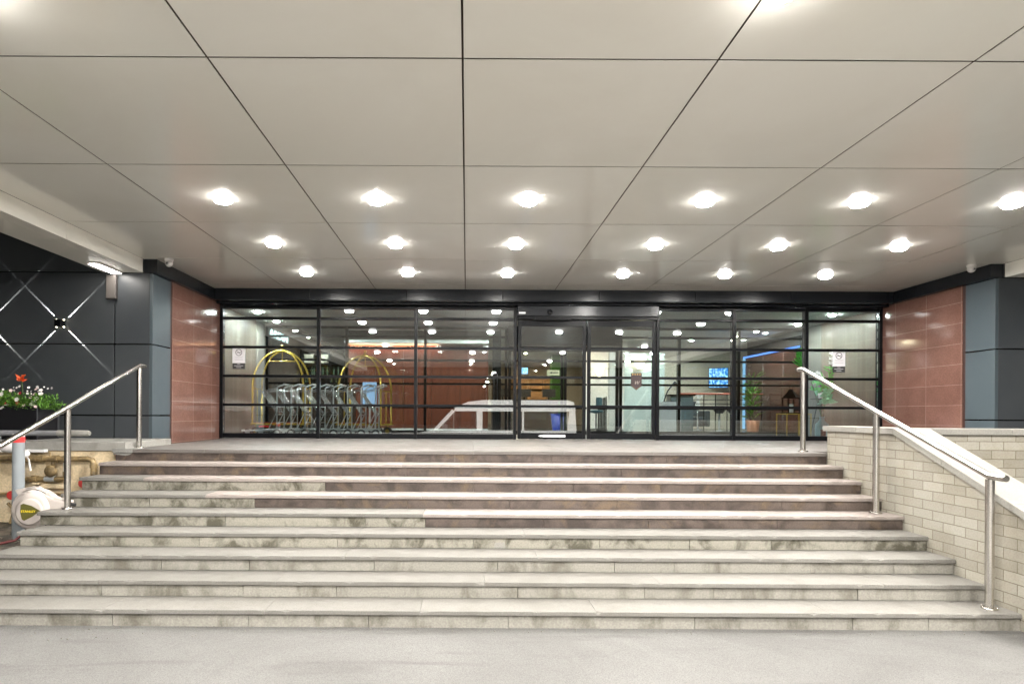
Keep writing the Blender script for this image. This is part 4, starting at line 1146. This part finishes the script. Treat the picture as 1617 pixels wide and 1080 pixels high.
# ------------------------------------------------------------------ baggage trolleys
def trolley():
    t_ = thing('baggage_trolley', 'x', 'trolley', (0, 0, 0), 'row of nested chrome baggage trolleys')
    mb = MB()
    for sy in (-1, 1):
        mb.tube([(-.72, sy * .16, .12), (-.1, sy * .25, .16), (.06, sy * .25, .17)], .014, 8)
    for x, w in ((-.72, .16), (-.5, .18), (-.28, .21), (-.06, .25)): mb.tube([(x, -w, .14), (x, w, .14)], .011, 8)
    mb.build('base_frame', M['zinc'], t_)
    mb = MB()
    for sy in (-1, 1):
        mb.tube([(.02, sy * .24, .10), (.02, sy * .24, 1.0), (.03, sy * .24, 1.02), (.05, sy * .24, 1.03), (.17, sy * .24, 1.07)], .014, 10)
    for z in (.30, .46, .62): mb.tube([(.02, -.24, z), (.02, .24, z)], .008, 8)
    mb.build('upright', M['zinc'], t_)
    mb = MB(); mb.tube([(.17, -.27, 1.07), (.17, .27, 1.07)], .02, 12); mb.build('handle', M['zinc'], t_)
    mb = MB()
    for sy in (-.2, -.07, .07, .2): mb.tube([(-.30, sy, .93), (-.27, sy, .88), (-.02, sy, .52), (.02, sy, .50)], .012, 8)
    mb.tube([(-.30, -.2, .93), (-.30, .2, .93)], .010, 8); mb.tube([(-.16, -.2, .72), (-.16, .2, .72)], .008, 8)
    mb.tube([(-.30, -.2, .93), (.02, -.24, .98)], .009, 8); mb.tube([(-.30, .2, .93), (.02, .24, .98)], .009, 8)
    mb.build('basket', M['chrome'], t_)
    mb = MB()
    for sy in (-1, 1): mb.tube([(.02, sy * .24, .52), (-.16, sy * .23, .15)], .010, 8)
    mb.build('brace', M['zinc'], t_)
    mb = MB(); mb.tube([(.0 + .035 * math.cos(2 * math.pi * k / 16), -.25, 1.03 + .035 * math.sin(2 * math.pi * k / 16)) for k in range(16)], .006, 6, closed=True); mb.build('lock_ring', M['chrome'], t_)
    for x, y_ in ((.03, -.29), (.03, .25), (-.66, -.02)):
        mb = MB(); mb.lathe((x, y_, .085), [(.085, 0), (.085, .035)], 20, 'y'); wh = mb.build('wheel', M['rubber'], t_, bevel=.006)
        q = MB(); q.lathe((x, y_ - .004, .085), [(.052, 0), (.052, .043)], 16, 'y'); q.build('hub', M['zinc'], wh)
    return t_
tp = trolley()
names = ['leftmost of the row, with a red grip on its base', 'second trolley from the left in the row', 'third trolley from the left in the row', 'fourth trolley from the left, beside the first glass mullion', 'fifth trolley from the left, right of the first mullion', 'sixth trolley from the left in the row', 'seventh trolley from the left, before the blue poster', 'last trolley at the right end of the row']
for k in range(8):
    x = -3.86 + .285 * k
    lab = 'chrome baggage trolley, ' + names[k]
    if k == 0:
        tp.location = (x, 12.35, 0); tp['label'] = lab
        q = MB(); q.box(-.36, -.14, -.22, -.10, .20, .235); q.v = [tuple(Vector(v)) for v in q.v]
        OFF[tp.name] = Vector((0, 0, 0))
        rt = q.build('red_grip', M['red_band'], tp, bevel=.01)
    else:
        c = copy_thing(tp, (x, 12.35 + random.uniform(-.015, .015), 0), lab, R(random.uniform(-2, 2)))
        for ch in list(c.children):
            if ch.name.startswith('red_grip'): bpy.data.objects.remove(ch)
po = thing('poster_stand', 'pale blue lit poster standing behind the trolleys', 'poster', (-2.2, 14.0, 0))
MB().box(-2.42, -2.10, 13.9, 13.93, .70, 1.22).build('poster', M['poster'], po); MB().box(-2.28, -2.24, 13.935, 13.96, 0, .9).build('post', M['zinc'], po); MB().lathe((-2.26, 13.95, 0), [(.16, 0), (.16, .02), (.02, .03)], 20).build('foot', M['zinc'], po)

# ------------------------------------------------------------------ porch decor, right
gt = thing('side_table', 'small gold framed side table behind the glass near the right handrail', 'table', (7.05, 12.9, 0))
MB().box(6.78, 7.32, 12.68, 13.12, .52, .54).build('top', M['brass'], gt, bevel=.004)
for sx in (6.79, 7.04, 7.30):
    for yy in (12.69, 13.11):
        if sx == 7.04 and yy > 13: continue
        MB().box(sx - .009, sx + .009, yy - .009, yy + .009, 0, .519).build('leg', M['brass'], gt)
ln = thing('lantern', 'black pointed lantern standing on the gold side table', 'lantern', (7.0, 12.9, .54))
mb = MB()
for sx in (6.87, 7.11):
    for yy in (12.78, 13.02): mb.box(sx - .012, sx + .012, yy - .012, yy + .012, .545, .86)
mb.box(6.85, 7.13, 12.76, 13.04, .541, .56); mb.box(6.85, 7.13, 12.76, 13.04, .861, .88); mb.build('frame', M['black_metal'], ln)
mb = MB(); mb.lathe((6.99, 12.9, .881), [(.19, 0), (.06, .15), (.06, .17), (.001, .19)], 4, smooth=False); mb.build('roof', M['black_metal'], ln)
mb = MB(); mb.tube([(6.99 + .035 * math.cos(2 * math.pi * k / 14), 12.9, 1.10 + .035 * math.sin(2 * math.pi * k / 14)) for k in range(14)], .006, 6, closed=True); mb.build('ring', M['black_metal'], ln)
MB().lathe((6.99, 12.9, .561), [(.045, 0), (.045, .18), (.001, .185)], 16).build('candle', M['white_paint'], ln)
va = thing('tall_vase', 'pale blue bottle vase with bright green branches behind the glass', 'vase', (7.57, 12.75, 0))
MB().lathe((7.57, 12.75, 0), [(.10, 0), (.13, .03), (.135, .22), (.12, .32), (.05, .40), (.045, .46), (.055, .48)], 28).build('body', M['ceramic'], va)
br = MB(); lf = MB(); lt = MB()
stems = [[(7.57, 12.75, .45), (7.65, 12.72, 1.0), (7.72, 12.70, 1.5), (7.70, 12.7, 1.9)], [(7.57, 12.75, .45), (7.42, 12.72, .9), (7.25, 12.7, 1.4), (7.07, 12.68, 1.86)], [(7.57, 12.75, .45), (7.50, 12.78, .85), (7.47, 12.8, 1.2)], [(7.57, 12.75, .45), (7.68, 12.8, .9), (7.78, 12.82, 1.25)]]
for s in stems: br.tube(s, [.010] * (len(s) - 1) + [.004], 8)
rnd = random.Random(11)
for k in range(80):
    t0 = rnd.uniform(.0, 1); p = Vector((7.05 + rnd.uniform(-.05, .05), 12.68, 1.52 + t0 * .38)); a = rnd.choice((-1, 1)) * rnd.uniform(.3, 1)
    lf.leaf(p, (a, rnd.uniform(-.6, .2), .5), (0, -1, .3), rnd.uniform(.07, .14) * (1.25 - t0 * .6), .03)
for k in range(70):
    p = Vector((7.48 + rnd.uniform(-.1, .22), 12.76, rnd.uniform(.95, 1.3)))
    lf.leaf(p, (rnd.uniform(-1, 1), rnd.uniform(-.8, .2), rnd.uniform(-.3, .8)), (0, -1, .3), rnd.uniform(.1, .2), .055)
for k in range(30):
    p = Vector((7.70 + rnd.uniform(-.03, .03), 12.7, rnd.uniform(1.2, 1.5)))
    lf.leaf(p, (rnd.uniform(-1, 1), rnd.uniform(-.8, .2), rnd.uniform(0, .8)), (0, -1, .3), rnd.uniform(.08, .16), .03)
for k in range(16):
    p = Vector((7.52 + rnd.uniform(-.1, .22), 12.74, rnd.uniform(.72, 1.0)))
    lt.leaf(p, (rnd.uniform(-1, 1), -.5, rnd.uniform(-.1, .7)), (0, -1, .3), rnd.uniform(.16, .26), .13)
br.build('stem', M['stem'], va); lf.build('leaves', M['leaf_green_lit'], va); lt.build('broad_leaves', M['leaf_teal_lit'], va)
mb = MB()
for z in (1.62, 1.72, 1.84):
    for k in range(5): mb.leaf((7.70, 12.69, z), (math.cos(k * 1.26), -.4, math.sin(k * 1.26)), (0, -1, 0), .055, .04)
mb.build('cream_blooms', M['petal_white'], va)
gl_ = thing('green_spotlight', 'small green uplight on the porch floor behind the vase', 'spotlight', (7.35, 12.4, 0))
MB().lathe((7.3, 12.25, 0), [(.05, 0), (.05, .22), (.042, .22), (.042, .07)], 16).build('case', M['black_metal'], gl_)
MB().lathe((7.3, 12.25, .0665), [(.034, 0), (.034, .004)], 16).build('lens', emit('green_lens', (.15, 1.0, .35), 400), gl_)
os_ = thing('orchid_stand', 'thin dark tripod stand holding a small orchid pot at the right of the porch', 'plant stand', (7.98, 13.2, 0))
mb = MB()
for a in (.3, 2.4, 4.5): mb.tube([(7.85 + .03 * math.cos(a), 13.3 + .03 * math.sin(a), .86), (7.85 + .2 * math.cos(a), 13.3 + .2 * math.sin(a), 0)], .010, 8)
mb.build('leg', M['black_metal'], os_); MB().lathe((7.85, 13.3, .86), [(.2, 0), (.2, .02), (.001, .021)], 24).build('tray', M['dark_wood'], os_)
orc = thing('orchid_pot', 'white orchid in a pale pot on the tripod stand', 'plant', (7.85, 13.3, .881))
MB().lathe((7.85, 13.3, .881), [(.05, 0), (.07, .12), (.06, .12)], 18).build('pot', M['white_paint'], orc)
mb = MB(); mb.tube([(7.85, 13.3, .99), (7.86, 13.28, 1.25), (7.80, 13.25, 1.42), (7.72, 13.22, 1.45)], .005, 6); mb.build('stem', M['stem'], orc)
mb = MB()
for px_, pz_ in ((7.72, 1.45), (7.77, 1.44), (7.82, 1.40), (7.85, 1.33)):
    for k in range(5): mb.leaf((px_, 13.2, pz_), (math.cos(k * 1.26), -.3, math.sin(k * 1.26)), (0, -1, 0), .05, .04)
mb.build('bloom', M['petal_white'], orc)

# ================================================================== behind the camera, mirrored in the glass
vn = thing('parked_van', 'white van parked opposite the steps, seen only as a reflection in the glass front', 'van', (1.2, -2.2, GZ))
vy0, vy1 = -3.3, -1.3
g0 = GZ
lower = [(-2.35, g0 + .38), (-2.38, g0 + .75), (-2.25, g0 + .98), (-1.35, g0 + 1.18), (4.55, g0 + 1.18), (4.62, g0 + .4)]
mb = MB(); mb.prism(lower, 'y', vy0, vy1); fix_normals(mb.build('body', M['white_paint'], vn, bevel=.05))
roof = [(-.50, g0 + 2.04), (-.36, g0 + 2.18), (.05, g0 + 2.36), (.7, g0 + 2.44), (4.2, g0 + 2.44), (4.46, g0 + 2.36), (4.5, g0 + 1.98), (-.56, g0 + 1.98)]
mb = MB(); mb.prism(roof, 'y', vy0 + .06, vy1 - .06); fix_normals(mb.build('roof', M['white_paint'], vn, bevel=.05))
for yy in (vy0 + .05, vy1 - .05):
    mb = MB()
    mb.bar((-1.32, yy, g0 + 1.17), (-.56, yy, g0 + 1.99), .08, .14, (0, 0, 1))
    mb.box(.42, .66, yy - .04, yy + .04, g0 + 1.17, g0 + 1.99); mb.box(2.3, 2.38, yy - .04, yy + .04, g0 + 1.17, g0 + 1.99); mb.box(-.5, 4.5, yy - .055, yy + .055, g0 + 1.97, g0 + 2.12)
    mb.prism([(4.18, g0 + 1.17), (4.56, g0 + 1.17), (4.5, g0 + 1.99), (4.26, g0 + 1.99)], 'y', yy - .04, yy + .04)
    mb.bar((-.55, yy, g0 + 1.17), (-.55, yy, g0 + 1.95), .05, .05, (1, 0, 0))
    fix_normals(mb.build('pillar', M['white_paint'], vn))
    mb = MB(); yq = yy + (.025 if yy > -2 else -.025)
    mb.prism([(-1.2, g0 + 1.19), (.41, g0 + 1.19), (.41, g0 + 1.965), (-.52, g0 + 1.965)], 'y', yq - .004, yq + .004)
    mb.box(.67, 2.29, yq - .004, yq + .004, g0 + 1.19, g0 + 1.965); mb.box(2.39, 4.17, yq - .004, yq + .004, g0 + 1.19, g0 + 1.965)
    fix_normals(mb.build('side_window', M['car_glass'], vn))
mb = MB(); mb.add([(-1.34, vy0 + .1, g0 + 1.19), (-1.34, vy1 - .1, g0 + 1.19), (-.52, vy1 - .12, g0 + 2.0), (-.52, vy0 + .12, g0 + 2.0)], [(0, 1, 2, 3)]); mb.build('windscreen', M['car_glass'], vn)
mb = MB()
for x in (0, 1.2, 2.1, 3.0):
    for yy in (-2.9, -2.3, -1.75): mb.box(x, x + .45, yy - .2, yy + .2, g0 + .7, g0 + 1.15); mb.box(x + .36, x + .47, yy - .2, yy + .2, g0 + 1.151, g0 + 1.62)
mb.build('seats', M['sofa'], vn, bevel=.03)
for x in (-1.45, 3.2):
    for yy in (vy0 + .02, vy1 - .22):
        wh = MB().lathe((x, yy, g0 + .34), [(.34, 0), (.34, .2)], 28, 'y').build('wheel', M['rubber'], vn, bevel=.02)
        MB().lathe((x, yy - .01, g0 + .34), [(.2, 0), (.2, .22)], 20, 'y').build('rim', M['zinc'], wh)
for yy in (vy0 + .2, vy1 - .5): MB().box(-2.37, -2.2, yy, yy + .3, g0 + .78, g0 + .95).build('headlight', M['chrome'], vn, bevel=.02)
MB().box(-1.0, -.8, vy1 + .005, vy1 + .2, g0 + 1.2, g0 + 1.42).build('mirror', M['ink'], vn, bevel=.03)
MB().box(1.0, 4.2, vy1 - .002, vy1 + .012, g0 + .62, g0 + .68).build('side_trim', M['ink_grey'], vn)
mb = MB()
for x in (-1.28, .46, .62, 2.34): mb.box(x, x + .012, vy1 - .001, vy1 + .004, g0 + .45, g0 + 1.17)
mb.build('door_seam', M['ink'], vn)
mb = MB()
for x in (.3, .72): mb.box(x, x + .16, vy1 + .001, vy1 + .03, g0 + 1.0, g0 + 1.035)
mb.build('door_handle', M['ink'], vn)
# street lamps far behind
sl0 = None
for k, (x, yy, h) in enumerate(((4.45, -64, 8), (4.4, -74, 8), (4.4, -90, 8.2), (4.3, -108, 8.2))):
    pos = (x, yy, GZ)
    lb = ['nearest', 'second nearest', 'third', 'farthest'][k]
    lab = f'street lamp mirrored in the glass above the van, {lb} of its row'
    if sl0 is None:
        sl0 = thing('street_lamp', lab, 'street lamp', pos, 'street lamps mirrored in the glass')
        MB().tube([(x, yy, GZ), (x, yy, GZ + h - .3), (x - .3, yy, GZ + h)], [.09, .06, .05], 12).build('pole', M['zinc'], sl0)
        MB().box(x - .75, x - .28, yy - .15, yy + .15, GZ + h - .02, GZ + h + .08).build('lamp_head', M['zinc'], sl0)
        MB().box(x - .72, x - .31, yy - .12, yy + .12, GZ + h - .05, GZ + h - .021).build('lens', M['street'], sl0)
    else: copy_thing(sl0, pos, lab)
